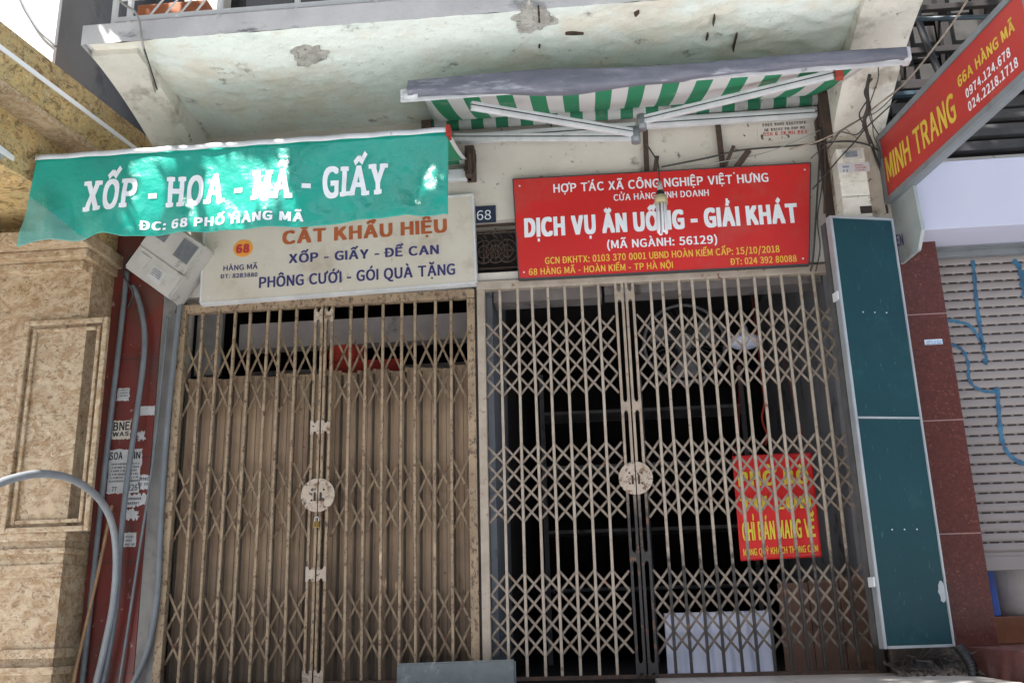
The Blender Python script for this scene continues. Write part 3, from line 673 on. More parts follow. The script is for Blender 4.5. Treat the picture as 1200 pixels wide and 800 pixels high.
# ------------------------------------------------------------------ conduits and stickers on the maroon pillar
CG = 'conduits running down the maroon pillar'
wire('conduit', 'straight grey flat conduit in the corner between granite and maroon tiles', 'conduit', [(149, 318, -.03), (140, 400, -.03), (124, 540, -.03), (108, 690, -.03), (95, 812, -.03)], .017, 'conduit', CG, 10)
wire('conduit', 'thick grey conduit curving out from under the meter box across the stickers', 'conduit', [(155, 335, -.05), (162, 350, -.05), (169, 385, -.05), (168, 425, -.05), (158, 500, -.06), (148, 570, -.06), (141, 640, -.06), (137, 700, -.06), (128, 760, -.06), (118, 812, -.06)], .017, 'conduit', CG, 10)
hp = smooth_path([P(*p) for p in [(-25, 577, -1.5), (10, 562, -1.3), (45, 555, -1.08), (78, 559, -.84), (104, 573, -.60), (122, 592, -.38), (133, 620, -.22), (136, 660, -.12), (132, 710, -.09), (122, 760, -.09), (110, 812, -.09)]], 40)
b = B().tube(hp, [.0185+.0022*(i % 2) for i in range(len(hp))], 10); tag(obj('conduit', b, 'hose'), 'grey corrugated hose arching in from the left edge over the granite pilaster', 'hose', CG)
wire('conduit', 'thin pale conduit slanting down the right side of the stickers', 'conduit', [(197, 372, -.03), (194, 400, -.03), (184, 500, -.03), (175, 570, -.03), (164, 640, -.03), (155, 700, -.03), (146, 760, -.03), (138, 812, -.03)], .008, 'conduit', CG, 8)
wire('conduit', 'grey conduit hugging the gate post then bending to the left at the foot', 'conduit', [(214, 330, -.04), (206, 400, -.04), (196, 500, -.04), (189, 600, -.04), (185, 690, -.04), (178, 740, -.04), (168, 775, -.04), (152, 808, -.05)], .017, 'conduit', CG, 10)
wire('wooden_stick', 'bare brown wooden stick leaning in the corner by the granite pilaster', 'stick', [(131, 592, -.07), (115, 670, -.10), (92, 770, -.13), (86, 800, -.14)], .010, 'stick', None, 8)

nP = Vector((0, -1, 0))
def notice(name, label, px0, py0, px1, py1, Y, mt='paper', tear=.004, rows=0, parent=None, thick=.0012):
    """a paper notice on the wall, corners in the photo; edges slightly torn"""
    a, c = P(px0, py0, Y), P(px1, py1, Y); n_ = 14; pts = []
    x0, x1, z1, z0 = a.x, c.x, a.z, c.z
    for k in range(n_): pts.append((x0+(x1-x0)*k/n_, z0+random.uniform(-1, 1)*tear))
    for k in range(n_): pts.append((x1+random.uniform(-1, 1)*tear, z0+(z1-z0)*k/n_))
    for k in range(n_): pts.append((x1-(x1-x0)*k/n_, z1+random.uniform(-1, 1)*tear))
    for k in range(n_): pts.append((x0+random.uniform(-1, 1)*tear, z1-(z1-z0)*k/n_))
    b = B(); b.prism([(x, Y, z) for x, z in pts], (0, -thick, 0))
    o = obj(name, b, mt); tag(o, label, 'sticker', None); o['group'] = 'torn stickers on the maroon pillar'
    return o, x0, x1, z0, z1
random.seed(21)
Yn = -.0045
o, x0, x1, z0, z1 = notice('sticker', 'small pale square sticker, the topmost left one on the maroon tiles', 138, 455, 151, 469, Yn)
scribble('print', 'ink', o, (x0+.006, Yn-.0012, z1-.018), (1, 0, 0), (0, 0, 1), nP, 3, (x1-x0)*.85, .011)
o, x0, x1, z0, z1 = notice('sticker', 'tan sticker printed BNE WAS on the maroon tiles', 133, 493, 152, 514, Yn, 'beige')
text('lettering', 'BNE', 'ink', o, (x0+.006, Yn-.0012, z1-.062), (x1-.004, Yn-.0012, z1-.060), .052, nP, .03)
text('lettering', 'WAS', 'ink', o, (x0+.006, Yn-.0012, z1-.098), (x1-.006, Yn-.0012, z1-.096), .026, nP, .04)
o, x0, x1, z0, z1 = notice('sticker', 'large white notice with bold heading, phone number 1226 at the bottom', 129, 527, 163, 577, Yn, tear=.006)
text('lettering', 'SOA', 'ink', o, (x0+.006, Yn-.0012, z1-.062), (x0+.085, Yn-.0012, z1-.06), .045, nP, .03)
text('lettering', 'LIN', 'ink', o, (x1-.075, Yn-.0012, z1-.062), (x1-.008, Yn-.0012, z1-.06), .042, nP, .03)
scribble('print', 'ink', o, (x0+.012, Yn-.0012, z1-.095), (1, 0, 0), (0, 0, 1), nP, 6, (x1-x0)*.9, .013, .9)
text('lettering', '77', 'ink', o, (x0+.035, Yn-.0012, z0+.012), (x0+.065, Yn-.0012, z0+.012), .028, nP, .03)
text('lettering', '1226', 'ink', o, (x1-.09, Yn-.0012, z0+.014), (x1-.012, Yn-.0012, z0+.015), .036, nP, .02)
o, x0, x1, z0, z1 = notice('sticker', 'pale blank strip of paper right of the thick conduit', 165, 476, 181, 486, Yn, tear=.002)
o, x0, x1, z0, z1 = notice('sticker', 'white sticker scrap beside the lower right of the large notice', 164, 557, 174, 573, Yn, tear=.008)
scribble('print', 'ink', o, (x0+.006, Yn-.0012, z1-.03), (1, 0, 0), (0, 0, 1), nP, 2, (x1-x0)*.8, .02)
o, x0, x1, z0, z1 = notice('sticker', 'grimy torn scrap of sticker under the large notice', 148, 580, 172, 592, Yn, tear=.012)
scribble('print', 'ink', o, (x0+.006, Yn-.0012, z1-.03), (1, 0, 0), (0, 0, 1), nP, 2, (x1-x0)*.8, .016)
o, x0, x1, z0, z1 = notice('sticker', 'ragged white patch of peeled sticker, third from the bottom', 145, 598, 161, 608, Yn, tear=.014)
o, x0, x1, z0, z1 = notice('sticker', 'small square printed sticker, the lowest on the maroon pillar', 146, 624, 159, 640, Yn, tear=.003)
scribble('print', 'ink', o, (x0+.008, Yn-.0012, z1-.03), (1, 0, 0), (0, 0, 1), nP, 3, (x1-x0)*.75, .014)
o, x0, x1, z0, z1 = notice('sticker', 'tiny white scrap above the large notice, right of the conduit', 162, 506, 169, 515, Yn, tear=.012)

# tilted grey meter box
Yb = -.20
cs = [P(145, 312, Yb), P(175, 277, Yb), P(242, 288, Yb), P(198, 350, Yb)]
c0 = sum(cs, Vector())/4
cs[1] = cs[0]+(cs[2]-cs[3])
EB = thing('meter_box', 'grey dirty plastic meter box hanging tilted beneath the green banner', 'meter box', c0)
u = (cs[3]-cs[0]); v = (cs[1]-cs[0]); uu = u.normalized(); vv = v.normalized()
def ebp(a, b_, d=0): return cs[0]+u*a+v*b_+Vector((0, -d, 0))
b = B(); b.hexa([ebp(0, 0, -.19), ebp(1, 0, -.19), ebp(1, 0, 0), ebp(0, 0, 0), ebp(0, 1, -.19), ebp(1, 1, -.19), ebp(1, 1, 0), ebp(0, 1, 0)])
bmesh.ops.bevel(b.bm, geom=b.bm.edges[:], offset=.010, segments=2, affect='EDGES'); obj('housing', b, 'boxplastic', EB)
def ebq(name, a0, a1, b0, b1, d, mt, th=.004, par=EB):
    b = B(); b.hexa([ebp(a0, b0, d-.002), ebp(a1, b0, d-.002), ebp(a1, b0, d+th), ebp(a0, b0, d+th), ebp(a0, b1, d-.002), ebp(a1, b1, d-.002), ebp(a1, b1, d+th), ebp(a0, b1, d+th)]); return obj(name, b, mt, par)
ebq('cover', .03, .97, .44, .97, .001, 'boxplastic', .010); ebq('cover', .03, .97, .03, .41, .001, 'boxplastic', .006)
ebq('window', .08, .36, .66, .92, .012, 'lens'); ebq('window', .62, .92, .58, .90, .012, 'lens')
ebq('label_sticker', .45, .72, .08, .30, .008, 'paper', .001)
scribble('print', 'ink', EB, ebp(.47, .24, .0105), uu, vv, nP, 4, u.length*.22, .008)
ebq('catch', .12, .34, .14, .34, .008, 'boxplastic', .006)

# cables round the meter box
CW = 'cables strung across the shopfront'
def cable(label, pix, r=.004, mt='cable', n=5): return wire('cable', label, 'cable', pix, r, mt, CW, n)
cable('black cable bundle looping under the left corner of the tilted meter box', [(152, 300, -.06), (144, 318, -.1), (150, 332, -.1), (156, 345, -.06), (150, 360, -.03)], .006)
cable('black cable dangling between the meter box and the beige signboard', [(236, 296, -.06), (233, 318, -.05), (222, 338, -.05), (214, 352, -.04), (206, 366, -.03), (211, 352, -.02)], .006)

# ------------------------------------------------------------------ green banner on its own awning
YB = -.87
pL, pR = P(44, 190, YB), P(526, 159, YB)
zb = (pL.z+pR.z)/2
BX0, BX1 = pL.x, pR.x
b = B()
for sx in (BX0+.03, BX1-.01):
    pass
AW1 = thing('awning', 'folding awning with green and white canvas behind the green banner', 'awning', (-1.9, 0, 3.1))
def canvas(u, v): return Vector((-2.66+u*1.94, -.05-(abs(YB)-.08)*v, 3.13-.02*math.sin(v*math.pi)-(3.13-zb-.03)*v))
b = B(); b.grid(30, 14, canvas); obj('canvas', b, 'stripe', AW1, solid=.003)
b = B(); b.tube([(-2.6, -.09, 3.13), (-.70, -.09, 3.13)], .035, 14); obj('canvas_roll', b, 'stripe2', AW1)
b = B(); b.box(-2.62, -.70, -.07, -.03, 3.00, 3.07, .004); obj('wall_bar', b, 'alu', AW1)
b = B(); b.box(-.735, -.675, -.13, -.001, 3.00, 3.20, .006); b.box(-.71, -.69, -.17, -.13, 2.98, 3.13, .004)
for k in range(5): b.box(-.74, -.67, -.14+.02*k, -.132+.02*k, 3.02+.03*k, 3.035+.03*k)
obj('wall_bracket', b, 'rust', AW1)
b = B(); b.bar((BX0+.02, YB+.02, zb+.005), (BX1-.02, YB+.02, zb+.005), .05, .045, bev=.006); obj('front_bar', b, 'alu', AW1)
for a, e, f_ in (((-2.4, -.08, 3.04), (-1.75, -.42, 2.96), (-2.5, YB+.05, zb)), ((-.85, -.08, 3.04), (-1.4, -.42, 2.96), (-.8, YB+.05, zb))):
    b = B(); b.bar(a, e, .03, .045, bev=.004); b.bar(e, f_, .025, .035, bev=.004); obj('folding_arm', b, 'alu', AW1)
BN = thing('banner', 'teal green vinyl banner lettered XỐP - HOA - MÃ - GIẤY hung along the awning', 'banner', ((BX0+BX1)/2, YB, 2.4))
LW = BX1-BX0
bot = [(0, .443), (.05, .424), (.13, .43), (.19, .405), (.25, .425), (.29, .425), (.36, .42), (.46, .43), (.56, .435), (.70, .43), (.82, .415), (.90, .415), (.95, .43), (1, .423)]
def botz(u):
    for (a, h0), (c, h1) in zip(bot, bot[1:]):
        if a <= u <= c: t = (u-a)/(c-a); t = t*t*(3-2*t); return h0+(h1-h0)*t
    return bot[-1][1]
def ripple(x, z):
    u = (x-BX0)/LW; d = max(0, min(1, (zb-z)/.43))
    f = .006*noise.noise((x*9, z*7, 2))+.004*noise.noise((x*24, z*16, 5))+.020*math.sin(u*15+1.2+d*1.5)+.010*math.sin(u*34+d*4)+.006*math.sin(u*61-d*7+1)
    f += .030*math.exp(-((u-.05-.10*d)/.05)**2)-.02*math.exp(-((u-.93+.08*d)/.05)**2)
    return YB-.012-.012*d+f*(d**.8)-.03*math.exp(-(d/.10)**2)*0
def slope(u): return 0
def bfun(u, v):
    h = botz(u)*v; x = BX0+u*LW-(.055*v*(1-u)**6); z = zb+.018-h*1.20
    return Vector((x, ripple(x, z), z))
b = B(); b.grid(340, 68, bfun); fb = obj('fabric', b, 'teal', BN, solid=.002)
fb.data.materials.append(M['tealclear'])
for i_, p_ in enumerate(fb.data.polygons):
    u_, v_ = (i_//68+.5)/340, (i_ % 68+.5)/68
    if u_ < .155*(v_-.42)/.58: p_.material_index = 1
wr = lambda c: Vector((c.x, ripple(c.x, c.z)-.0032+(c.y-YB), c.z))
def bl(px, py): p = P(px, py, YB); return p
text('lettering', 'XỐP - HOA - MÃ - GIẤY', 'whitelet', BN, bl(101, 249), bl(454, 228.5), .178, nP, .042, .13, True, 0, up=(0, 0, 1), warp=wr, cut=.03)
text('lettering', 'ĐC: 68 PHỐ HÀNG MÃ', 'whitelet', BN, bl(166, 270.5), bl(357, 260.5), .052, nP, .05, .12, False, 0, up=(0, 0, 1), warp=wr, cut=.04)
b = B(); b.grid(60, 2, lambda u, v: Vector((BX0+u*LW, YB-.028-.004*math.sin(u*60), zb+.032-.03*v))); obj('hem', b, 'alu', BN, solid=.003)
b = B(); b.box(BX1-.012, BX1+.012, YB-.035, YB+.03, zb-.02, zb+.045, .004); obj('clip', b, 'redcloth', BN)

# ------------------------------------------------------------------ beige signboard
Ys = -.07
bBL, bBR, bTR = P(235, 356, Ys), P(558, 331, Ys), P(555, 228, Ys)
uS = (bBR-bBL); LS = uS.length; uS.normalize(); vS = Vector((-uS.z, 0, uS.x)); HS = (bTR-bBR).dot(vS)
BS = thing('signboard', 'beige signboard with orange and navy lettering above the tan gate', 'signboard', bBL+uS*LS/2)
def sg(o, u_, v_, a, c, d): return o+u_*a+v_*c+Vector((0, -d, 0))
def board(name, o, u_, v_, L_, H_, d0, d1, mt, par, bev=0):
    b = B(); b.hexa([sg(o, u_, v_, 0, 0, d1), sg(o, u_, v_, L_, 0, d1), sg(o, u_, v_, L_, 0, d0), sg(o, u_, v_, 0, 0, d0), sg(o, u_, v_, 0, H_, d1), sg(o, u_, v_, L_, H_, d1), sg(o, u_, v_, L_, H_, d0), sg(o, u_, v_, 0, H_, d0)])
    if bev: bmesh.ops.bevel(b.bm, geom=b.bm.edges[:], offset=bev, segments=2, affect='EDGES')
    return obj(name, b, mt, par)
board('panel', bBL, uS, vS, LS, HS, -.055, 0, 'beige', BS, .003)
b = B()
for (a0, a1, c0_, c1_) in ((0, LS, -.006, .006), (0, LS, HS-.006, HS+.006), (-.006, .006, .007, HS-.007), (LS-.006, LS+.006, .007, HS-.007)):
    p = [sg(bBL, uS, vS, a, c, d) for d in (.004, -.06) for a, c in ((a0, c0_), (a1, c0_), (a1, c1_), (a0, c1_))]
    b.hexa([p[0], p[1], p[5], p[4], p[3], p[2], p[6], p[7]])
obj('frame', b, 'alu', BS)
def bp(px, py): return P(px, py, Ys)
mpp = 5.95/FPX
text('lettering', 'CẮT KHẨU HIỆU', 'orange', BS, bp(332, 286.5), bp(525, 272), 17*mpp, nP, .05, .09, up=vS)
text('lettering', 'XỐP - GIẤY - ĐỀ CAN', 'navy', BS, bp(339, 308.5), bp(515, 297.5), 11.5*mpp, nP, .035, .09, up=vS)
text('lettering', 'PHÔNG CƯỚI - GÓI QUÀ TẶNG', 'navy', BS, bp(304, 337.5), bp(534, 321.5), 13.5*mpp, nP, .03, .08, up=vS)
text('lettering', 'HÀNG MÃ', 'navy', BS, bp(262, 317.5), bp(302, 315), 6.5*mpp, nP, .02, up=vS)
text('lettering', 'ĐT: 8283880', 'navy', BS, bp(259, 326.5), bp(302, 324), 5.2*mpp, nP, .03, up=vS)
cc = bp(285, 291); b = B(); b.prism([cc+Vector((.063*math.cos(a*math.pi/20), 0, .058*math.sin(a*math.pi/20))) for a in range(40)], (0, -.002, 0)); lg = obj('emblem', b, 'orange2', BS)
text('lettering', '68', 'redink', lg, bp(277.5, 297)+Vector((0, -.0022, 0)), bp(293, 296)+Vector((0, -.0022, 0)), 11*mpp, nP, .07, .08)

# ------------------------------------------------------------------ house number plate
p0, p1 = P(556, 262, -.004), P(581, 241, -.004)
NPL = thing('number_plate', 'small navy house number plate reading 68', 'number plate', ((p0.x+p1.x)/2, -.004, p0.z))
b = B(); b.box(p0.x, p1.x, -.010, -.001, p0.z, p1.z, .002); obj('plate', b, 'navyplate', NPL)
text('lettering', '68', 'whitelet', NPL, P(559, 258, -.0105), P(575.5, 257, -.0105), 12*mpp, nP, .0, .10)

# ------------------------------------------------------------------ red signboard
Yr = -.06
rBL, rBR, rTL, rTR = P(608, 327, Yr), P(948, 309.5, Yr), P(601, 210, Yr), P(950, 191, Yr)
RS = thing('signboard', 'bright red signboard with white and yellow lettering above the right gate', 'signboard', (rBL+rBR)/2)
b = B(); off = Vector((0, .05, 0)); b.hexa([rBL, rBR, rBR+off, rBL+off, rTL, rTR, rTR+off, rTL+off]); obj('panel', b, 'red', RS)
b = B()
for a, c in ((rBL, rBR), (rTL, rTR), (rBL, rTL), (rBR, rTR)): b.bar(a+Vector((0, .026, 0)), c+Vector((0, .026, 0)), .056, .007, up=Vector((0, 0, 1)) if abs((c-a).x) > .4 else Vector((1, 0, 0)))
obj('frame', b, 'darkframe', RS)
def rp(px, py): return P(px, py, Yr)
for body, a, c, cap, mt, bold, sp in (
    ('HỢP TÁC XÃ CÔNG NGHIỆP VIỆT HƯNG', (649, 226), (901, 213), 11, 'whitelet', .025, .10),
    ('CỬA HÀNG KINH DOANH', (719.5, 235.5), (831, 229.5), 8, 'whitelet', .02, .10),
    ('DỊCH VỤ ĂN UỐNG - GIẢI KHÁT', (616, 278), (937, 260.5), 23.5, 'whitelet', .065, .06),
    ('(MÃ NGÀNH: 56129)', (712, 291.5), (841, 285), 10, 'whitelet', .025, .10),
    ('GCN ĐKHTX: 0103 370 0001 UBND HOÀN KIẾM CẤP: 15/10/2018', (639, 309.5), (914, 295.5), 8.2, 'yellow', .025, .09),
    ('68 HÀNG MÃ - HOÀN KIẾM - TP HÀ NỘI', (620, 322.5), (789, 314), 7.8, 'yellow', .025, .09),
    ('ĐT: 024 392 80088', (857, 310.5), (934, 306.5), 7.8, 'yellow', .025, .09)):
    text('lettering', body, mt, RS, rp(*a), rp(*c), cap*mpp, nP, bold, sp, up=(0, 0, 1))

for k, (px, py) in enumerate(((609, 218), (943, 199), (941, 303), (614, 319), (690, 213), (860, 203))):
    q = rp(px, py); b = B(); b.tube([q, q+Vector((0, -.003, 0))], .006, 8); obj('screw', b, 'alu', RS)
for px, py in ((244, 348), (549, 236), (551, 324), (400, 338)):
    q = bp(px, py); b = B(); b.tube([q, q+Vector((0, -.003, 0))], .006, 8); obj('screw', b, 'alu', BS)
# hanging energy saving lamp
Yl = -.33
LP = thing('hanging_lamp', 'unlit spiral free tube energy saving bulb hanging before the red signboard', 'lamp', P(776, 274, Yl))
c1 = P(774, 226, Yl); sc_ = 5.6/FPX
b = B(); b.tube(smooth_path([P(757, 168, -.35), P(766, 182, -.33), P(771, 192, Yl), P(772.5, 206, Yl), P(773, 216, Yl)]), .005, 6); obj('cord', b, 'cable', LP)
b = B(); b.tube([P(773, 213, Yl), P(773.7, 224, Yl)], [.012, .018], 12); obj('socket', b, 'cablegrey', LP)
b = B(); b.tube([P(773.7, 224, Yl), P(774.2, 230, Yl)], [.022, .026], 14); obj('collar', b, 'black', LP)
b = B(); b.tube([P(774.2, 230, Yl), P(774.8, 239, Yl)], [.036, .040], 16); obj('ballast', b, mat('tarnished_yellow_plastic', (.42, .36, .20), (.34, .29, .16), .4, 20), LP)
top, btm = P(774.8, 238, Yl), P(776.5, 273, Yl)
for k in range(4):
    a0 = k*math.pi/2+.4
    pa_ = Vector((.026*math.cos(a0-.33), .026*math.sin(a0-.33), 0)); pb_ = Vector((.026*math.cos(a0+.33), .026*math.sin(a0+.33), 0))
    b = B(); L_ = [top+pa_, btm+pa_+Vector((0, 0, .012))]+[btm+(pa_+pb_)/2+(pa_-pb_)*.5*math.cos(t*math.pi/6)+Vector((0, 0, .012-.012*math.sin(t*math.pi/6))) for t in range(1, 6)]+[btm+pb_+Vector((0, 0, .012)), top+pb_]
    b.tube(L_, .0065, 8); obj('glass_tube', b, 'glass', LP)

# ------------------------------------------------------------------ striped awning on the right with a grey tarp over its front bar
YA = -.92
AL, AR = P(470, 112, YA), P(1070, 66, YA)
AW2 = thing('awning', 'green and white striped folding awning with grey tarp rolled over its front edge', 'awning', (.4, -.4, 3.2))
za = (AL.z+AR.z)/2-.005
xl, xr = P(496, 128, YA).x, P(1023, 75, YA).x
wl, wr2 = P(512, 147, 0).x, P(950, 118, -.05).x
WZ = 3.415
def can2(u, v):
    xa_ = wl+(xl-wl)*v; xb_ = wr2+(xr-wr2)*v
    return Vector((xa_+(xb_-xa_)*u, -.06+(YA+.06)*v, WZ-(WZ-za)*v-.025*math.sin(v*math.pi)+.006*math.sin(u*40)*math.sin(v*3)))
b = B(); b.grid(60, 16, can2); obj('canvas', b, 'stripe', AW2, solid=.003)
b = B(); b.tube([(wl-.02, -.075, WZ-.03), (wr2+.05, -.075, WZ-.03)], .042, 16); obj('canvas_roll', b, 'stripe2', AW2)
b = B(); b.bar((AL.x, YA, za), (AR.x-.03, YA, za+.01), .05, .05, bev=.008); b.bar((AL.x, YA-.01, za-.035), (AR.x-.05, YA-.01, za-.025), .012, .03); obj('front_bar', b, 'alu', AW2)
def tarp(u, v):
    x = AL.x+.045+(AR.x-AL.x-.09)*u
    hh = .036+.030*math.exp(-((u-.30)/.22)**2)*(1-.2*u)+.006*(1-u)
    a = v*2*math.pi; ca, sa = math.cos(a), math.sin(a)
    ca = math.copysign(abs(ca)**.6, ca); sa = math.copysign(abs(sa)**.75, sa)
    n1 = noise.noise((x*3.2+sa*.9, sa*1.1, ca*.6)); n2 = noise.noise((x*9+sa*2.5, sa*2, 3+ca))
    return Vector((x, YA-.015+ca*.042+.010*n1+.005*n2, za+.008+.010*math.sin(u*8+1)+sa*(hh+.012*n1)+.004*n2))
b = B(); b.grid(220, 28, tarp); obj('tarp_cover', b, 'tarp', AW2)
b = B(); b.tube([(AL.x+.02, YA-.02, za-.02), (AL.x+.10, YA-.02, za-.02)], .022, 12); b.box(AR.x-.055, AR.x-.02, YA-.04, YA+.03, za-.03, za+.05, .008); obj('end_cap', b, 'alu', AW2)
b = B(); b.box(P(757, 150, -.05).x, P(957, 130, -.05).x, -.075, -.03, 3.275, 3.335, .005); b.box(P(540, 162, -.05).x, P(745, 162, -.05).x, -.075, -.03, 3.255, 3.315, .005)
for k in range(5): b.tube([(-.4+.42*k, -.0755, 3.30), (-.4+.42*k, -.079, 3.30)], .008, 8)
wb = obj('wall_bar', b, 'alu', AW2)
b = B(); b.box(P(757, 150, -.05).x, P(957, 130, -.05).x, -.0775, -.0745, 3.298, 3.304); b.box(P(540, 162, -.05).x, P(745, 162, -.05).x, -.0775, -.0745, 3.278, 3.284); obj('groove', b, 'darkframe', wb)
b = B(); b.box(wr2+.03, wr2+.09, -.13, -.001, 3.10, 3.40, .005); obj('wall_bracket', b, 'rust', AW2)
b = B(); b.box(wl-.08, wl-.02, -.13, -.001, 3.26, 3.40, .005); obj('wall_bracket', b, 'rust', AW2)
for sh, el, fr in ((P(532, 161, -.10), P(745, 161, -.42), P(552, 124, YA+.06)), (P(955, 133, -.10), P(752, 146, -.42), P(977, 87, YA+.06))):
    b = B(); b.bar(sh, el, .025, .05, bev=.005); b.bar(el+Vector((0, 0, .028)), fr, .028, .05, bev=.005)
    fa = obj('folding_arm', b, 'alu', AW2)
    b = B(); b.bar(sh+Vector((0, -.0135, 0)), el+Vector((0, -.0135, 0)), .003, .006); b.bar(el+Vector((0, -.0155, .028)), fr+Vector((0, -.0155, 0)), .003, .006); obj('groove', b, 'darkframe', fa)
    b = B(); b.tube([el+Vector((0, 0, -.035)), el+Vector((0, 0, .06))], .028, 12); b.tube([el+Vector((.0, -.03, .0)), el+Vector((.0, -.036, .0))], .008, 8); obj('elbow', b, 'greyframe', fa)
e0 = P(983, 84, YA+.05); b = B(); b.box(e0.x-.02, e0.x+.02, e0.y-.02, e0.y+.02, e0.z-.045, e0.z+.03, .004); obj('arm_cap', b, mat('red_plastic_cap', (.36, .06, .04), None, .5), AW2)

# ------------------------------------------------------------------ rusty flats on the wall
RG = 'rusty iron flats sticking out above the red signboard'
for lab, pts, wd in (('long rusty iron flat hanging straight below the awning elbow', ((756, 148, -.03), (758, 203, -.03)), .032),
                     ('short rusty iron stub just right of the long iron flat', ((770, 183, -.05), (767, 204, -.05)), .028),
                     ('upright rusty iron flat under the right end of the awning bar', ((841, 143, -.03), (847, 196, -.03)), .034),
                     ('thin slanting rusty iron strip against the upright flat', ((860, 171, -.05), (850, 194, -.04)), .022),
                     ('thick slanting rusty iron flat below the small wall notice', ((878, 176, -.06), (863, 196, -.04)), .036)):
    b = B(); b.bar(P(*pts[0]), P(*pts[1]), wd, .012, up=Vector((0, 1, 0)), bev=.002); tag(obj('iron_flat', b, 'rust'), lab, 'bracket', RG)

# small printed notice on the wall
a_, c_ = P(886, 140, -.003), P(948, 161, -.003)
b = B(); b.box(a_.x, c_.x, -.005, -.001, c_.z-.03, a_.z, .001); NO = tag(obj('wall_notice', b, 'wall'), 'faded paper notice with a red phone line on the beige wall', 'notice')
scribble('print', 'ink', NO, (a_.x+.03, -.005, a_.z-.055), (1, 0, 0), (0, 0, 1), nP, 2, (c_.x-a_.x)*.9, .022, .92)
scribble('print', 'redink', NO, (a_.x+.03, -.005, a_.z-.122), (1, 0, 0), (0, 0, 1), nP, 1, (c_.x-a_.x)*.9, .028, .95)

# white meter box on the pilaster
Ym = -.24
x0 = P(980, 180, Ym).x; x1 = P(1023, 250, Ym).x; zt_, zm, zb_ = P(1000, 173, Ym).z, P(1003, 229, Ym).z, P(1003, 252, Ym).z
WM = thing('meter_box', 'white metal meter box with small grey lens on the right pilaster', 'meter box', ((x0+x1)/2, -.1, zb_))
b = B(); b.box(x0, x1, Ym, -.101, zm, zt_, .008); obj('housing', b, 'bracket', WM)
b = B(); b.box(x0, x1, Ym+.004, -.101, zb_-.06, zm-.004, .006); obj('lower_housing', b, 'bracket', WM)
p, q = P(988, 188, Ym-.001), P(1005, 176, Ym-.001)
b = B(); b.box(p.x, q.x+.02, Ym-.014, Ym-.001, p.z, q.z, .006); ln = obj('meter_lens', b, 'boxplastic', WM)
b = B(); b.box(p.x+.012, q.x-.01, Ym-.017, Ym-.0145, p.z+.012, q.z-.012, .002); obj('glass_window', b, 'lens', ln)
p, q = P(984, 203, Ym), P(1018, 190, Ym)
b = B(); b.box(p.x, q.x, Ym-.003, Ym-.001, p.z, q.z, .0005); lb = obj('label_sticker', b, 'paper', WM)
scribble('print', 'redink', lb, (p.x+.09, Ym-.003, q.z-.022), (1, 0, 0), (0, 0, 1), nP, 3, .07, .010); scribble('print', 'navy', lb, (p.x+.02, Ym-.003, q.z-.03), (1, 0, 0), (0, 0, 1), nP, 2, .03, .016)
p, q = P(1009, 250, Ym), P(1023, 241, Ym); b = B(); b.box(p.x, q.x-.008, Ym-.001, Ym+.02, p.z, q.z); obj('opening', b, 'slot', WM)
b = B(); b.bar((1.475, -.05, 2.3), (1.475, -.05, 3.25), .05, .03, up=Vector((0, 1, 0)), bev=.004); tag(obj('conduit', b, 'rust'), 'brown flat trunking up the left side of the white meter box', 'conduit')

# ------------------------------------------------------------------ projecting red sign on the right
pA = Vector((1.794, -.12, 2.639)); dS = Vector((.178, -.984, 0)).normalized(); HB = .43; LB = 1.47
nS = Vector((-dS.y, dS.x, 0)).normalized()
if nS.x > 0: nS = -nS
MT = thing('projecting_sign', 'long red sign reading MINH TRANG in yellow, projecting from the right wall', 'sign', pA)
TH = .055
def mp_(s, h, d): return pA+dS*s+Vector((0, 0, h))+nS*(-d)
def mbox(name, s0, s1, h0, h1, d0, d1, mt, bev=0):
    b = B(); b.hexa([mp_(s0, h0, d0), mp_(s1, h0, d0), mp_(s1, h0, d1), mp_(s0, h0, d1), mp_(s0, h1, d0), mp_(s1, h1, d0), mp_(s1, h1, d1), mp_(s0, h1, d1)])
    if bev: bmesh.ops.recalc_face_normals(b.bm, faces=b.bm.faces[:]); bmesh.ops.bevel(b.bm, geom=b.bm.edges[:], offset=bev, segments=2, affect='EDGES')
    return obj(name, b, mt, MT)
mbox('case', -.01, LB+.05, -.005, HB+.005, .004, TH, 'greyframe', .004)
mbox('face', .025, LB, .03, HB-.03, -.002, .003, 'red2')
b = B()
for s0, s1, h0, h1 in ((-.012, LB+.052, -.007, .028), (-.012, LB+.052, HB-.028, HB+.007), (-.012, .023, .0285, HB-.0285), (LB+.002, LB+.052, .0285, HB-.0285)):
    b.hexa([mp_(s0, h0, -.010), mp_(s1, h0, -.010), mp_(s1, h0, .0035), mp_(s0, h0, .0035), mp_(s0, h1, -.010), mp_(s1, h1, -.010), mp_(s1, h1, .0035), mp_(s0, h1, .0035)])
obj('frame', b, 'greyframe', MT)
mo = pA+nS*.0025
def mq(px, py): return PP(px, py, mo, nS)
def mcap(px, py0, py1): return abs(mq(px, py0).z-mq(px, py1).z)
for body, a, c, cap, mt, bold, sp in (
    ('MINH TRANG', (1041, 213), (1122, 139), mcap(1041, 213, 181), 'yellow2', .03, .09),
    ('66A HÀNG MÃ', (1124, 103), (1190, 35), mcap(1124, 103, 89), 'yellow2', .04, .09),
    ('0974.124.678', (1133, 115.5), (1185, 65), mcap(1134, 115, 103.5), 'whitelet', .035, .13),
    ('024.2218.1718', (1136, 131), (1194, 77), mcap(1137, 130, 118), 'whitelet', .035, .13)):
    A_, C_ = mq(*a), mq(*c); z_ = (A_.z+C_.z)/2
    text('lettering', body, mt, MT, A_, C_, cap, nS, bold, sp, up=(0, 0, 1), lift=.0005)
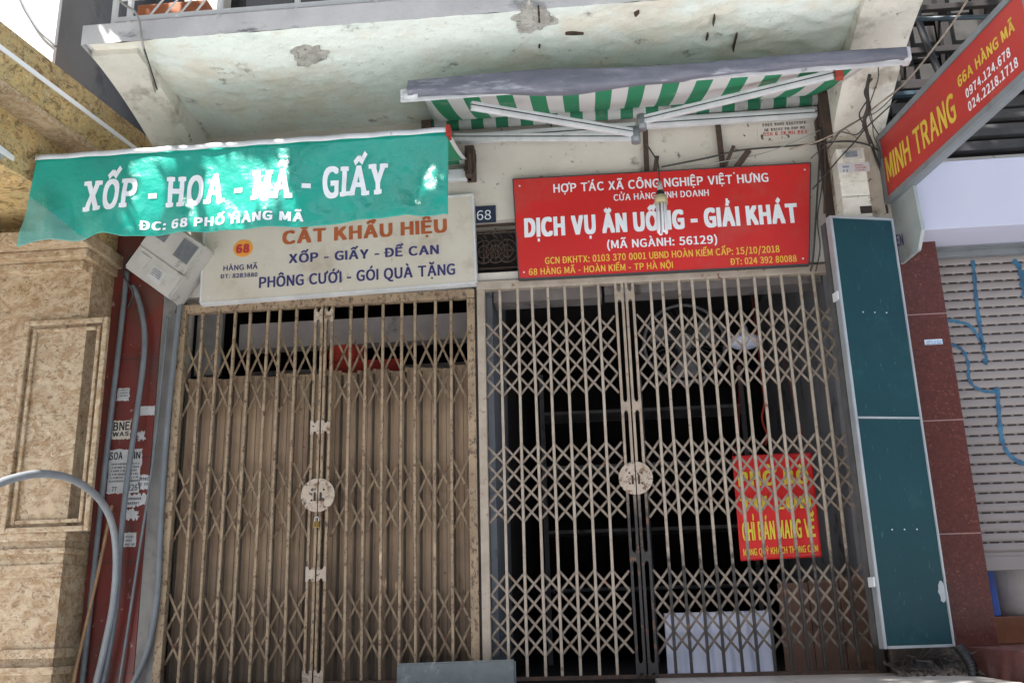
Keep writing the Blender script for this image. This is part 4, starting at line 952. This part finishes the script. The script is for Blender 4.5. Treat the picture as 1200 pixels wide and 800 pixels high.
# grey chamfered light box beneath it
gx = pA.x+.075
GB = thing('light_box', 'grey light box with cut corners and blue letters below the red sign', 'sign', (gx, -.2, 2.2))
dz = [( .0, 2.64), (.36, 2.64), (.46, 2.60), (.46, 2.395), (.36, 2.27), (.0, 2.12)]
def gpt(px, py): return PP(px, py, pA+nS*-.03, nS)
poly = [gpt(1046, 240), gpt(1069, 212), gpt(1080, 269), gpt(1075.5, 292), gpt(1054, 308), gpt(1050, 300)]
poly = [Vector((pA.x-.02, 0.1, poly[0].z+.1))]+[gpt(1062, 190), gpt(1068.5, 212), gpt(1080, 269), gpt(1075.5, 293), gpt(1055, 310)]+[Vector((pA.x-.02, .1, gpt(1055, 310).z))]
b = B(); b.prism(poly, -nS*.02); obj('case', b, 'greybox', GB)
a_, c_ = gpt(1052, 288.5), gpt(1060, 287)
text('lettering', 'EN', 'navy', GB, a_+nS*.001, c_+nS*.001, abs(gpt(1055, 287).z-gpt(1055, 272).z), nS, .03, .1, up=(0, 0, 1))

# ------------------------------------------------------------------ tall dark green board standing against the right gate
G0, G1 = Vector((1.373, -.40, .13)), Vector((1.752, -.30, .13)); GH = 2.335
dG = (G1-G0); LG = dG.length; dG.normalize(); nG = Vector((dG.y, -dG.x, 0))
GBd = thing('folding_board', 'tall dark green two-panel board with silver edges standing before the right gate', 'board', (G0+G1)/2)
def gq(a, h, d): return G0+dG*a+Vector((0, 0, h))+nG*d
def gbox(b, a0, a1, h0, h1, d0, d1, bev=0):
    t = B(); t.hexa([gq(a0, h0, d1), gq(a1, h0, d1), gq(a1, h0, d0), gq(a0, h0, d0), gq(a0, h1, d1), gq(a1, h1, d1), gq(a1, h1, d0), gq(a0, h1, d0)])
    if bev: bmesh.ops.recalc_face_normals(t.bm, faces=t.bm.faces[:]); bmesh.ops.bevel(t.bm, geom=t.bm.edges[:], offset=bev, segments=2, affect='EDGES')
    b.merge(t.bm); return b
mid = P(1005, 489, -.395).z-.13
for h0, h1 in ((.014, mid-.006), (mid+.006, GH-.014)):
    p = obj('panel', gbox(B(), .016, LG-.012, h0, h1, -.035, 0), 'green', GBd)
    b = B()
    for a in (.13, .20, .27):
        q = gq(a, (P(1060, 620, -.35).z if h0 < .5 else P(1025, 366, -.35).z)-.13, .0005); b.tube([q, q+nG*.003], .004, 6)
    obj('rivets', b, 'alu', p)
b = B(); gbox(b, 0, .018, 0, GH, -.045, .006, .003); gbox(b, LG-.014, LG, 0, GH, -.045, .006, .003); gbox(b, .0185, LG-.0145, 0, .014, -.045, .006, .002); gbox(b, .0185, LG-.0145, GH-.014, GH, -.045, .006, .002); gbox(b, .0185, LG-.0145, mid-.006, mid+.006, -.03, .005, .002)
obj('edge_frame', b, 'silver', GBd)
b = B(); gbox(b, -.004, .012, .02, GH-.02, -.105, -.050, .004); obj('back_panel', b, 'plank', GBd)
for h in (.30, GH-.5):
    b = B(); gbox(b, -.010, -.001, h, h+.05, -.055, .003, .002); obj('hinge', b, 'alu', GBd)
b = B(); gbox(b, LG-.001, LG+.012, .27, .32, -.02, .008, .002); gbox(b, LG-.001, LG+.012, .03, .05, -.02, .008, .002); obj('hinge', b, 'rust', GBd)
b = B(); n_ = 20; pts = [gq(LG-.030-.020*math.cos(k/n_*2*math.pi)+random.uniform(-.004, .004), .27+.055*math.sin(k/n_*2*math.pi), .0008) for k in range(n_)]
b.prism(pts, nG*.0008); obj('scuff', b, 'silver', GBd)

# rubble and foot of the wall under the board
random.seed(5)
b = B()
b.grid(40, 14, lambda u, v: Vector((1.46+.42*u, -.36+.34*v, -.004+.13*max(0, v-.15)*(.6+.8*noise.noise((u*7, v*5, 2)))+.03*noise.noise((u*26, v*18, 5))+.012*noise.noise((u*70, v*50, 8)))), smooth=False)
for k in range(60):
    p = Vector((random.uniform(1.5, 1.86), random.uniform(-.3, -.05), random.uniform(.0, .10))); q = p+Vector((random.uniform(-.09, .09), random.uniform(-.05, .05), random.uniform(-.02, .06)))
    b.bar(p, q, random.uniform(.002, .008), random.uniform(.002, .006))
o = obj('rubble', b, 'webs'); tag(o, 'dusty rubble and cobwebs heaped under the foot of the green board', 'rubble'); o['kind'] = 'stuff'
# ribbed black hose
b = B(); pts = smooth_path([P(1123, 757, -.33), P(1133, 770, -.36), P(1140, 785, -.40), P(1143, 812, -.45)], 14)
rr = [.024+.005*math.sin(i*2.1) for i in range(len(pts))]
b.tube(pts, rr, 12); tag(obj('corrugated_hose', b, 'black'), 'black ribbed hose dropping beside the green board and maroon step', 'hose')

# ------------------------------------------------------------------ right neighbour
MX = 2.037
NP = thing('granite_pillar', 'dark maroon granite pillar between the green board and the grey shutter', 'pillar', (1.97, 0, .12))
b = B(); b.box(1.79, MX, -.108, .6, .12, 2.40, .003); obj('granite_face', b, 'granite', NP)
p, q = P(1084, 404, -.11), P(1104, 397, -.11); b = B(); b.box(p.x, q.x, -.1105, -.1085, p.z, q.z); lb = obj('label_sticker', b, 'bluepaper', NP)
scribble('print', 'navy', lb, (p.x+.008, -.1106, q.z-.016), (1, 0, 0), (0, 0, 1), nP, 2, (q.x-p.x)*.85, .008)
b = B(); b.box(1.865, 6, -1.0, .9, -.42, .122, .008); b.box(1.865, 6, -1.4, -1.001, -.42, -.06, .008)
tag(obj('granite_step', b, 'granstep'), 'maroon granite steps before the grey roller shutter', 'step')

SHX = thing('roller_shutter', 'grey slatted roller shutter sprayed with blue squiggles, not quite closed', 'shutter', (3, .1, .5))
ys = .10; z0s = P(1180, 668, ys).z
b = B(); ph = .0545; z = z0s+.10; k = 0; sl = B()
b.box(MX+.004, 5.2, ys-.012, ys+.02, z0s, z0s+.075, .004); 
curt = B()
while z < 2.46:
    curt.grid(1, 8, lambda u, v: Vector((MX+.004+u*3.1, ys-.010*math.sin(v*math.pi)**.5 if 0 < v < 1 else ys, z+v*(ph-.004))))
    if z > z0s+.15:
        x = MX+.03+.02*(k % 2)
        while x < 5.1: sl.box(x, x+.046, ys-.006, ys+.001, z-.0055, z+.0018); x += .066
    z += ph; k += 1
curt.box(MX+.003, 5.2, ys+.004, ys+.02, z0s+.07, 2.5)
obj('slat_curtain', curt, 'shutter', SHX, fix=False); obj('slots', sl, 'slot', SHX); obj('bottom_bar', b, 'shutter', SHX)
def spray(pix, wd):
    b = B(); pts = smooth_path([P(*p, ys-.0125) for p in pix], 8); n = len(pts)
    rows = []
    for i, p in enumerate(pts):
        t = (pts[min(i+1, n-1)]-pts[max(i-1, 0)]).normalized(); nn = Vector((-t.z, 0, t.x))
        ww = wd*(1+.25*math.sin(i*.9)+random.uniform(-.25, .25))/2
        rows.append((b.bm.verts.new(p-nn*ww), b.bm.verts.new(p+nn*ww)))
    for a, c in zip(rows, rows[1:]): b.bm.faces.new((a[0], a[1], c[1], c[0]))
    return obj('spray_mark', b, 'blue', SHX, fix=False)
random.seed(9)
spray([(1140, 305), (1142, 325), (1144, 350), (1148, 380), (1151, 402), (1153, 412)], 0.022); spray([(1153, 413), (1156, 419), (1155, 426), (1153, 420)], 0.019)
spray([(1110, 375), (1122, 377), (1134, 380), (1142, 388), (1149, 399), (1154, 407)], 0.019)
spray([(1115, 403), (1124, 407), (1131, 415), (1135, 428), (1135, 441), (1140, 451), (1150, 457), (1162, 459), (1170, 454)], 0.018)
spray([(1169, 456), (1170, 475), (1172, 500), (1175, 518), (1181, 530), (1191, 539), (1204, 545)], 0.024)
spray([(1187, 305), (1193, 310), (1197, 322), (1199, 336), (1203, 350)], 0.032)

HF = thing('shop_fascia', 'pale lilac box fascia above the grey roller shutter', 'fascia', (3, -.3, 2.39))
b = B(); b.box(1.905, 6, -.30, .05, 2.385, 2.80, .004); obj('fascia_box', b, 'lilac', HF)
b = B(); b.box(1.96, 6, .052, .55, 2.34, 2.5); b.box(1.87, 6, -.02, .04, 2.375, 2.383); obj('shutter_housing', b, 'greyframe', HF)
NB = thing('neighbour_house', 'dark neighbouring house front with planks, pipes and grey panels behind the red sign', 'building', (3, .3, 2.8))
b = B(); b.box(1.93, 7, .0, .3, 2.80, 2.96); obj('wall', b, 'wall', NB)
b = B()
for z, h in ((3.02, .06), (3.12, .075), (3.225, .06), (3.31, .07)): b.box(1.93, 7, -.03, .02, z-h/2, z+h/2, .004)
obj('planks', b, 'plank', NB)
b = B(); b.box(1.93, 7, .03, .3, 2.962, 3.45); b.box(1.87, 7, .30, .5, 2.4, 7); obj('backing', b, 'batten', NB)
b = B(); b.box(1.93, 7, -.10, -.06, 3.36, 3.385); obj('pipe', b, 'bluegrey', NB)
b = B()
for (x0_, x1_, z0_, z1_) in ((1.95, 2.10, 3.50, 3.86), (2.16, 2.34, 3.52, 3.74), (2.17, 2.36, 3.78, 4.02), (1.92, 2.08, 3.90, 4.1), (2.42, 2.7, 3.5, 3.75), (2.42, 2.64, 3.79, 4.05), (1.95, 2.1, 4.14, 4.5), (2.16, 2.6, 4.1, 4.5), (2.7, 3.2, 3.5, 4.4)):
    b.box(x0_, x1_, .20, .25, z0_, z1_, .004)
obj('panels', b, 'panelgrey', NB)
b = B()
for x in (1.90, 2.13, 2.39, 2.68): b.box(x-.025, x+.025, .10, .19, 3.45, 5, .004)
for z in (3.76, 4.07): b.box(1.88, 4, .06, .099, z-.02, z+.02, .004)
b.box(1.88, 4, -.10, .25, 3.40, 3.46, .004)
obj('battens', b, 'batten', NB)
cy = -.35; a_, c_ = P(1062, 23, cy), P(1158, 20, cy); b = B(); b.tube([a_+(a_-c_)*.2, c_+(c_-a_)*2], .014, 10); obj('pipe', b, 'bluegrey', NB)
b = B(); b.tube([P(1072, 0, -.05), P(1078, 30, -.06), P(1088, 58, -.06), P(1102, 88, -.06), P(1112, 108, -.06)], .022, 10); obj('drain_pipe', b, 'black', NB)

# inside the half open shop
p = P(1188, 716, .35)
b = B(); b.tube([(2.36, .42, .27), (2.36, .42, .62)], .13, 32, smooth=True); o = obj('metal_drum', b, 'metalcyl'); tag(o, 'pale metal drum standing under the raised edge of the grey shutter', 'drum')
b = B(); b.box(2.158, 2.196, .22, .30, .27, .60, .006); tag(obj('plastic_crate', b, 'bluebox'), 'blue plastic container between the maroon pillar and the metal drum', 'container')
b = B(); b.box(2.08, 5.2, .16, .9, .123, .268, .006); tag(obj('door_sill', b, 'wood'), 'brown wooden sill under the raised grey shutter', 'sill')
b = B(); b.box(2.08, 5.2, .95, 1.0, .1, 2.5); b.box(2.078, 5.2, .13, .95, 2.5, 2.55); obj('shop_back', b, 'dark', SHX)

# ------------------------------------------------------------------ things inside the right bay
fc = P(802, 402, .75)
FN = thing('wall_fan', 'large round grey fan in the dark at the top of the right bay', 'fan', fc)
b = B(); rF = .27
b.tube([fc+Vector((rF*math.cos(a*math.pi/24), 0, rF*math.sin(a*math.pi/24))) for a in range(49)], .012, 8, cap=False); obj('guard_ring', b, 'fan', FN)
b = B()
for k in range(36):
    a = k*math.pi/18; b.tube([fc+Vector((.06*math.cos(a), -.05, .06*math.sin(a))), fc+Vector((.17*math.cos(a), -.06, .17*math.sin(a))), fc+Vector((rF*math.cos(a), 0, rF*math.sin(a)))], .0018, 4)
obj('guard_wires', b, 'fan', FN)
b = B(); b.tube([fc+Vector((0, -.06, 0)), fc+Vector((0, .10, 0))], .055, 20); obj('hub', b, 'fan', FN)
for k in range(3):
    a0 = k*2*math.pi/3+.5; b = B()
    b.grid(10, 6, lambda u, v: fc+Vector((math.cos(a0+(v-.5)*(.5+.5*u))*(.06+.17*u), .02-(v-.5)*.06, math.sin(a0+(v-.5)*(.5+.5*u))*(.06+.17*u)))); obj('blade', b, 'fan', FN, solid=.004)
Yp = .12
q0, q1, q2, q3 = P(858, 534, Yp), P(951, 530, Yp), P(963, 652, Yp), P(868, 657, Yp)
PS = thing('poster', 'red hanging poster with yellow letters CHỈ BÁN MANG VỀ behind the right gate', 'poster', (q2+q3)/2)
def pz(u, v): return (q0*(1-u)+q1*u)*(1-v)+(q3*(1-u)+q2*u)*v
b = B(); b.grid(40, 30, lambda u, v: pz(u, v)+Vector((0, .006*math.sin(u*9+v*2), 0))); obj('sheet', b, 'poster', PS, solid=.002)
n5 = 5
for row, (body, va, vb) in enumerate((('PHỞ BÒ', .16, .30), ('TƯ LÙN', .42, .535))):
    text('lettering', body, 'posteryellow', PS, pz(.06, vb)+Vector((0, -.010, 0)), pz(.94, vb)+Vector((0, -.010, 0)), abs((pz(.5, va)-pz(.5, vb)).z), nP, .05, .12, up=(0, 0, 1))
text('lettering', 'CHỈ BÁN MANG VỀ', 'posteryellow', PS, pz(.05, .815)+Vector((0, -.010, 0)), pz(.95, .81)+Vector((0, -.010, 0)), 19*mpp*1.02, nP, .04, .07, up=(0, 0, 1))
text('lettering', 'MONG QUÝ KHÁCH THÔNG CẢM', 'posteryellow', PS, pz(.04, .955)+Vector((0, -.010, 0)), pz(.96, .95)+Vector((0, -.010, 0)), 7*mpp*1.02, nP, .02, .08, up=(0, 0, 1))
b = B(); b.tube([q0+Vector((0, 0, .005)), q0+Vector((.05, .02, .09)), q0+Vector((.1, .05, .6))], .002, 4); b.tube([q1+Vector((0, 0, .005)), q1+Vector((-.03, .02, .09)), q1+Vector((-.1, .05, .6))], .002, 4); obj('hanging_string', b, 'redcloth', PS)
b = B(); a_, c_ = P(778, 718, .10), P(911, 792, .10)
b.grid(60, 16, lambda u, v: Vector((a_.x+(c_.x-a_.x)*u, .10+.010*math.sin(u*31)+.006*math.sin(u*71+v*3), -.03+(a_.z+.03)*v))); tag(obj('plastic_sheet', b, 'whiteplastic', solid=.003), 'white plastic sheet stretched low behind the right gate', 'sheet')
b = B(); zz = P(950, 682, .14).z; xs_ = P(912, 700, .14).x
for k in range(4): b.box(xs_+.003+k*.17, xs_+.003+k*.17+.166, .14, .16, -.03, zz+.012*((k*7) % 3), .003)
tag(obj('board_stack', b, 'brownboard'), 'brown boards standing low behind the right gate beside the plastic sheet', 'boards')
bc = P(873, 400, .5)
b = B(); t = bmesh.new(); bmesh.ops.create_uvsphere(t, u_segments=24, v_segments=16, radius=.085)
for v in t.verts: v.co = Vector((v.co.x*1.25, v.co.y, v.co.z*.62)); 
for f in t.faces: f.smooth = True
b.merge(t, Matrix.Translation(bc)); b.tube([bc+Vector((0, 0, .04)), bc+Vector((0, 0, .10))], [.03, .02], 12); b.tube([bc+Vector((0, 0, .1)), bc+Vector((0, 0, 2.5-bc.z))], .003, 5)
tag(obj('pendant_lamp', b, 'whiteplastic'), 'pale round pendant lamp hanging unlit inside the right bay', 'lamp')
b = B(); b.tube(smooth_path([P(893, 448, .3), P(896, 470, .3), P(893, 490, .3), P(899, 510, .3), P(897, 522, .3)]), .006, 6); b.tube([P(893, 448, .3), P(893, 448, .3)+Vector((0, .1, .9))], .002, 4)
tag(obj('red_cord', b, 'redcloth'), 'thin red cord dangling above the red poster', 'ribbon')  # red cord hung from a thin string
# red lantern behind the left gate
lc = P(408, 405, .42)
LN = thing('paper_lantern', 'red cloth lantern hanging behind the upper part of the tan gate', 'lantern', lc+Vector((0, 0, -.22)))
prof = [(0.0, .12), (.04, .115), (.075, .08), (.10, .03), (.115, -.03), (.12, -.09), (.10, -.16), (.06, -.20), (.0, -.21)]
b = B(); b.grid(40, 8, lambda u, v: lc+Vector((prof[int(round(v*8))][0]*(1+.08*abs(math.sin(u*8*math.pi)))*math.cos(u*2*math.pi), prof[int(round(v*8))][0]*math.sin(u*2*math.pi), prof[int(round(v*8))][1])), smooth=False); obj('cloth', b, 'redcloth', LN)
b = B(); b.tube([lc+Vector((0, 0, .11)), lc+Vector((0, 0, .5))], .003, 5); obj('string', b, 'cable', LN)
b = B(); b.box(P(385, 425, .30).x, P(470, 425, .30).x, .30, .32, P(400, 440, .3).z-.3, P(400, 423, .3).z, .004); tag(obj('red_cloth', b, 'redcloth'), 'dark red cloth draped behind the sheet metal of the tan gate', 'cloth')
b = B(); b.box(-2.53, -2.36, .16, .20, 1.86, 2.28, .004); tag(obj('wall_panel', b, 'concrete'), 'grey plaster panel behind the upper left corner of the tan gate', 'panel')

# grey board lying against the foot of the gates
p0, p1, p2 = P(465, 777, -.22), P(604, 772, -.22), P(600, 772, -.22)
GP = tag(obj('metal_board', (lambda b: (b.hexa([p0+Vector((0, -.04, -.42)), p1+Vector((.004, -.04, -.42)), p1+Vector((.004, .0, -.42)), p0+Vector((0, .0, -.42)), p0+Vector((0, 0, 0)), p1, p1+Vector((0, .03, 0)), p0+Vector((0, .03, 0))]), bmesh.ops.recalc_face_normals(b.bm, faces=b.bm.faces[:]), bmesh.ops.bevel(b.bm, geom=b.bm.edges[:], offset=.01, segments=3, affect='EDGES'), b)[-1])(B()), 'boardgrey'),
          'blue grey painted metal board leaning at the foot between the two gates', 'board')

# ------------------------------------------------------------------ balcony things and cables
a_ = P(215, 6, -.55)
b = B(); b.box(a_.x-.22, a_.x+.22, -.70, -.45, 3.575, 4.0, .01); tag(obj('planter_box', b, 'orangepaint'), 'orange brown box standing behind the white balcony railing', 'box')
cable('silver grey cable hanging from the balcony railing over the slab edge at left', [(134, -6, -1.12), (146, 6, -1.13), (157, 13, -1.15), (163, 24, -1.16), (167, 50, -1.14), (175, 80, -.95), (188, 130, -.5), (198, 160, -.2), (206, 178, -.05)], .007, 'cablegrey', 6)
cable('second thin dark cable twisting down with the silver one from the balcony', [(169, 58, -1.14), (178, 85, -.95), (190, 125, -.5), (196, 150, -.25), (203, 176, -.06)], .004)
cable('grey cable crossing the white house wall at the top left corner', [(20, -6, -.63), (30, 12, -.62), (44, 34, -.62), (56, 46, -.62), (66, 55, -.61)], .008, 'conduit')
cable('thin vertical cable beside the granite cornice end', [(188, 140, .25), (189, 160, .25), (190, 178, .25)], .008)
cable('tan cable running from the top right down to the white meter box', [(1142, -14, -1.2), (1120, 22, -1.0), (1090, 62, -.8), (1060, 98, -.6), (1030, 122, -.4), (1000, 145, -.3), (960, 165, -.2), (925, 175, -.1)], .0055, 'cabletan')
cable('black cable sagging along the wall above the red signboard', [(775, 196, -.05), (830, 185, -.05), (870, 176, -.05), (930, 171, -.06), (985, 166, -.13), (1005, 167, -.14), (1022, 172, -.14), (1036, 182, -.1)], .006)
cable('thin grey cable drooping under the black cable to the signboard', [(800, 196, -.05), (850, 189, -.05), (900, 178, -.05), (945, 160, -.1), (980, 143, -.13), (1000, 130, -.14)], .003, 'cablegrey')
cable('black cable climbing from the red signboard up behind the white meter box', [(952, 222, -.1), (968, 204, -.14), (985, 184, -.3), (1000, 168, -.3), (1015, 150, -.3), (1030, 136, -.3), (1050, 118, -.3)], .0045)
def hang(pts):
    out = []
    for px, py in pts:
        t = min(1, max(0, (py-80)/95)); out.append((px, py, -.66+.50*t))
    return out
cable('dark cable knot bundled on the right pilaster under the bracket', hang([(1019, 88), (1016, 104), (1017, 124), (1013, 140), (1016, 156), (1020, 168)]), .011)
cable('second dark strand twisted round the cable knot on the right pilaster', hang([(1022, 92), (1013, 108), (1020, 128), (1011, 146), (1019, 160), (1024, 172)]), .005)
cable('thin black loop hanging from the awning tip to the cable knot', hang([(1029, 74), (1029, 92), (1024, 108), (1019, 124), (1020, 140), (1026, 152), (1030, 158)]), .0035)
cable('wavy thin cable from the knot down to the number sticker', hang([(1016, 118), (1007, 134), (1012, 148), (1003, 158), (985, 155), (977, 166), (968, 176)]), .0045)
cable('long thin cable arcing from the awning tip behind the knot', hang([(1055, 76), (1056, 92), (1050, 108), (1040, 120), (1026, 132), (1012, 138), (990, 150), (972, 166), (950, 186)]), .003)
cable('short brown wire hooked over the white meter box', hang([(978, 166), (984, 156), (991, 152), (996, 156), (1004, 162)]), .004, 'cabletan')
cable('thin wire dropping from the knot behind the red projecting sign', hang([(1017, 120), (1022, 140), (1024, 160), (1030, 172), (1033, 186)]), .003)
cable('black cable falling along the left edge of the trunking', [(962, 150, -.12), (960, 190, -.12), (957, 240, -.11), (953, 300, -.1), (950, 318, -.08)], .006)
cable('thin cable falling from the trunking top to the gate rail', [(955, 160, -.1), (964, 205, -.12), (958, 255, -.11), (961, 290, -.1), (956, 318, -.08)], .004)
cable('short cable stub curling at the top of the awning end', [(1027, 84, -.14), (1022, 96, -.14), (1019, 110, -.14)], .004)
cable('brown stained vertical cable left of the trunking', [(968, 100, -.11), (966, 150, -.12), (967, 200, -.12), (966, 250, -.12)], .007, 'rust')
cable('black cable looping behind the foot of the red projecting sign', [(1022, 172, -.12), (1028, 188, -.12), (1034, 205, -.1), (1036, 225, -.1), (1040, 250, -.1)], .008)

# ------------------------------------------------------------------ houses across the street, seen only in reflections
random.seed(41)
M['opp'] = mat('ochre_house_paint', (.40, .30, .18), (.33, .25, .16), .85, 1.5, st=(.18, .15, .12), st_scale=2)
M['opp2'] = mat('grey_house_paint', (.30, .30, .30), (.25, .25, .25), .85, 1.5, st=(.14, .14, .13), st_scale=2)
for k, (x0, x1, h, mt, lab) in enumerate(((-16, -11, 8.5, 'opp', 'ochre narrow house across the street, farthest left'), (-10.95, -6.5, 11, 'opp2', 'tall grey house across the street with four storeys'), (-6.45, -2, 9, 'opp', 'ochre house right across the street from the tan gate'), (-1.95, 3, 10, 'opp2', 'grey house right across the street from the red signboard'), (3.05, 8, 8, 'opp', 'low ochre house across the street, right of the grey one'), (8.05, 14, 11, 'opp2', 'wide grey house across the street, farthest right'))):
    t = thing('street_house', lab, 'building', ((x0+x1)/2, -17, -.56), 'houses across the street')
    b = B(); b.box(x0, x1, -24, -17, -.56, h); obj('wall', b, mt, t)
    b = B(); b.box(x0+.4, x1-.4, -17.02, -16.99, -.3, 2.3); obj('shop_door', b, 'dark', t)
    b = B(); b.box(x0+.1, x1-.1, -17, -16, 2.7, 2.85); obj('balcony', b, 'fascia', t)
    z = 3.6
    while z+1.6 < h:
        for xx in (x0+.8, x1-2.0):
            b = B(); b.box(xx, xx+1.2, -17.02, -16.99, z, z+1.6); obj('window', b, 'darkglass', t)
        z += 2.8

# ------------------------------------------------------------------ street tree whose shade falls on the shopfront
TR = thing('street_tree', 'leafy street tree spreading over the pavement in front of the shop', 'tree', (-3.3, -3.1, -.42))
random.seed(17)
b = B(); base = Vector((-3.3, -3.1, -.42))
b.tube([base, base+Vector((.05, 0, 1.5)), base+Vector((.1, .1, 3.4)), base+Vector((.5, .3, 5.2)), base+Vector((1.3, .5, 6.8))], [.26, .21, .18, .14, .09], 14)
limbs = []
for k in range(22):
    s_ = base+Vector((.15+.02*k, .1, 3.4+.15*k)); e_ = Vector((-5.5+9.5*k/21, random.uniform(-4.2, -1.8), random.uniform(5.2, 7.0))); m_ = (s_+e_)/2+Vector((0, 0, .4))
    b.tube(smooth_path([s_, m_, e_], 5), [.075-.0055*i for i in range(11)], 7); limbs.append((m_, e_))
obj('trunk', b, 'bark', TR)
holes = [(P(px, py, YB), r_*1.35) for px, py, r_ in ((196, 185, .06), (180, 215, .07), (172, 245, .07), (160, 268, .05), (255, 185, .05), (248, 205, .06), (280, 195, .05), (292, 215, .07), (310, 240, .09), (270, 255, .10), (240, 262, .07), (330, 190, .06), (345, 255, .06), (225, 240, .04), (515, 215, .06), (498, 235, .05))]+[(P(0, 567, -1.38), .16), (P(14, 562, -1.28), .16), (P(30, 558, -1.19), .14), (P(655, 92, YA), .10), (P(1066, 62, YA), .05), (P(10, 40, -.6), .5), (P(120, 45, -1.13), .06), (P(1120, 20, -.35), .05)]  # leaf gaps cut along the sun to put light patches on chosen spots
b = B(); cnt = 0
def ok(p):
    for h, r_ in holes:
        d = p-h; t = d.dot(SUNV)
        if (d-SUNV*t).length < r_: return False
    return True
while cnt < 26000:
    mm, ee = random.choice(limbs); c = mm.lerp(ee, random.uniform(.15, 1.2))+Vector((random.gauss(0, .55), random.gauss(0, .45), random.gauss(0, .40)))
    if c.y > -1.35 or c.y < -4.7 or c.z < 4.6: continue
    if not ok(c): cnt += .2; continue
    n_ = Vector((random.gauss(0, 1), random.gauss(0, 1), random.gauss(.9, .7))).normalized(); t_ = n_.orthogonal().normalized(); t_.rotate(Matrix.Rotation(random.uniform(0, 6.28), 3, n_)); s2 = n_.cross(t_)
    L_, W_ = random.uniform(.07, .13), random.uniform(.035, .06)
    b.quad([c-t_*L_, c+s2*W_, c+t_*L_, c-s2*W_]); cnt += 1
obj('crown', b, 'leaf', TR, fix=False)
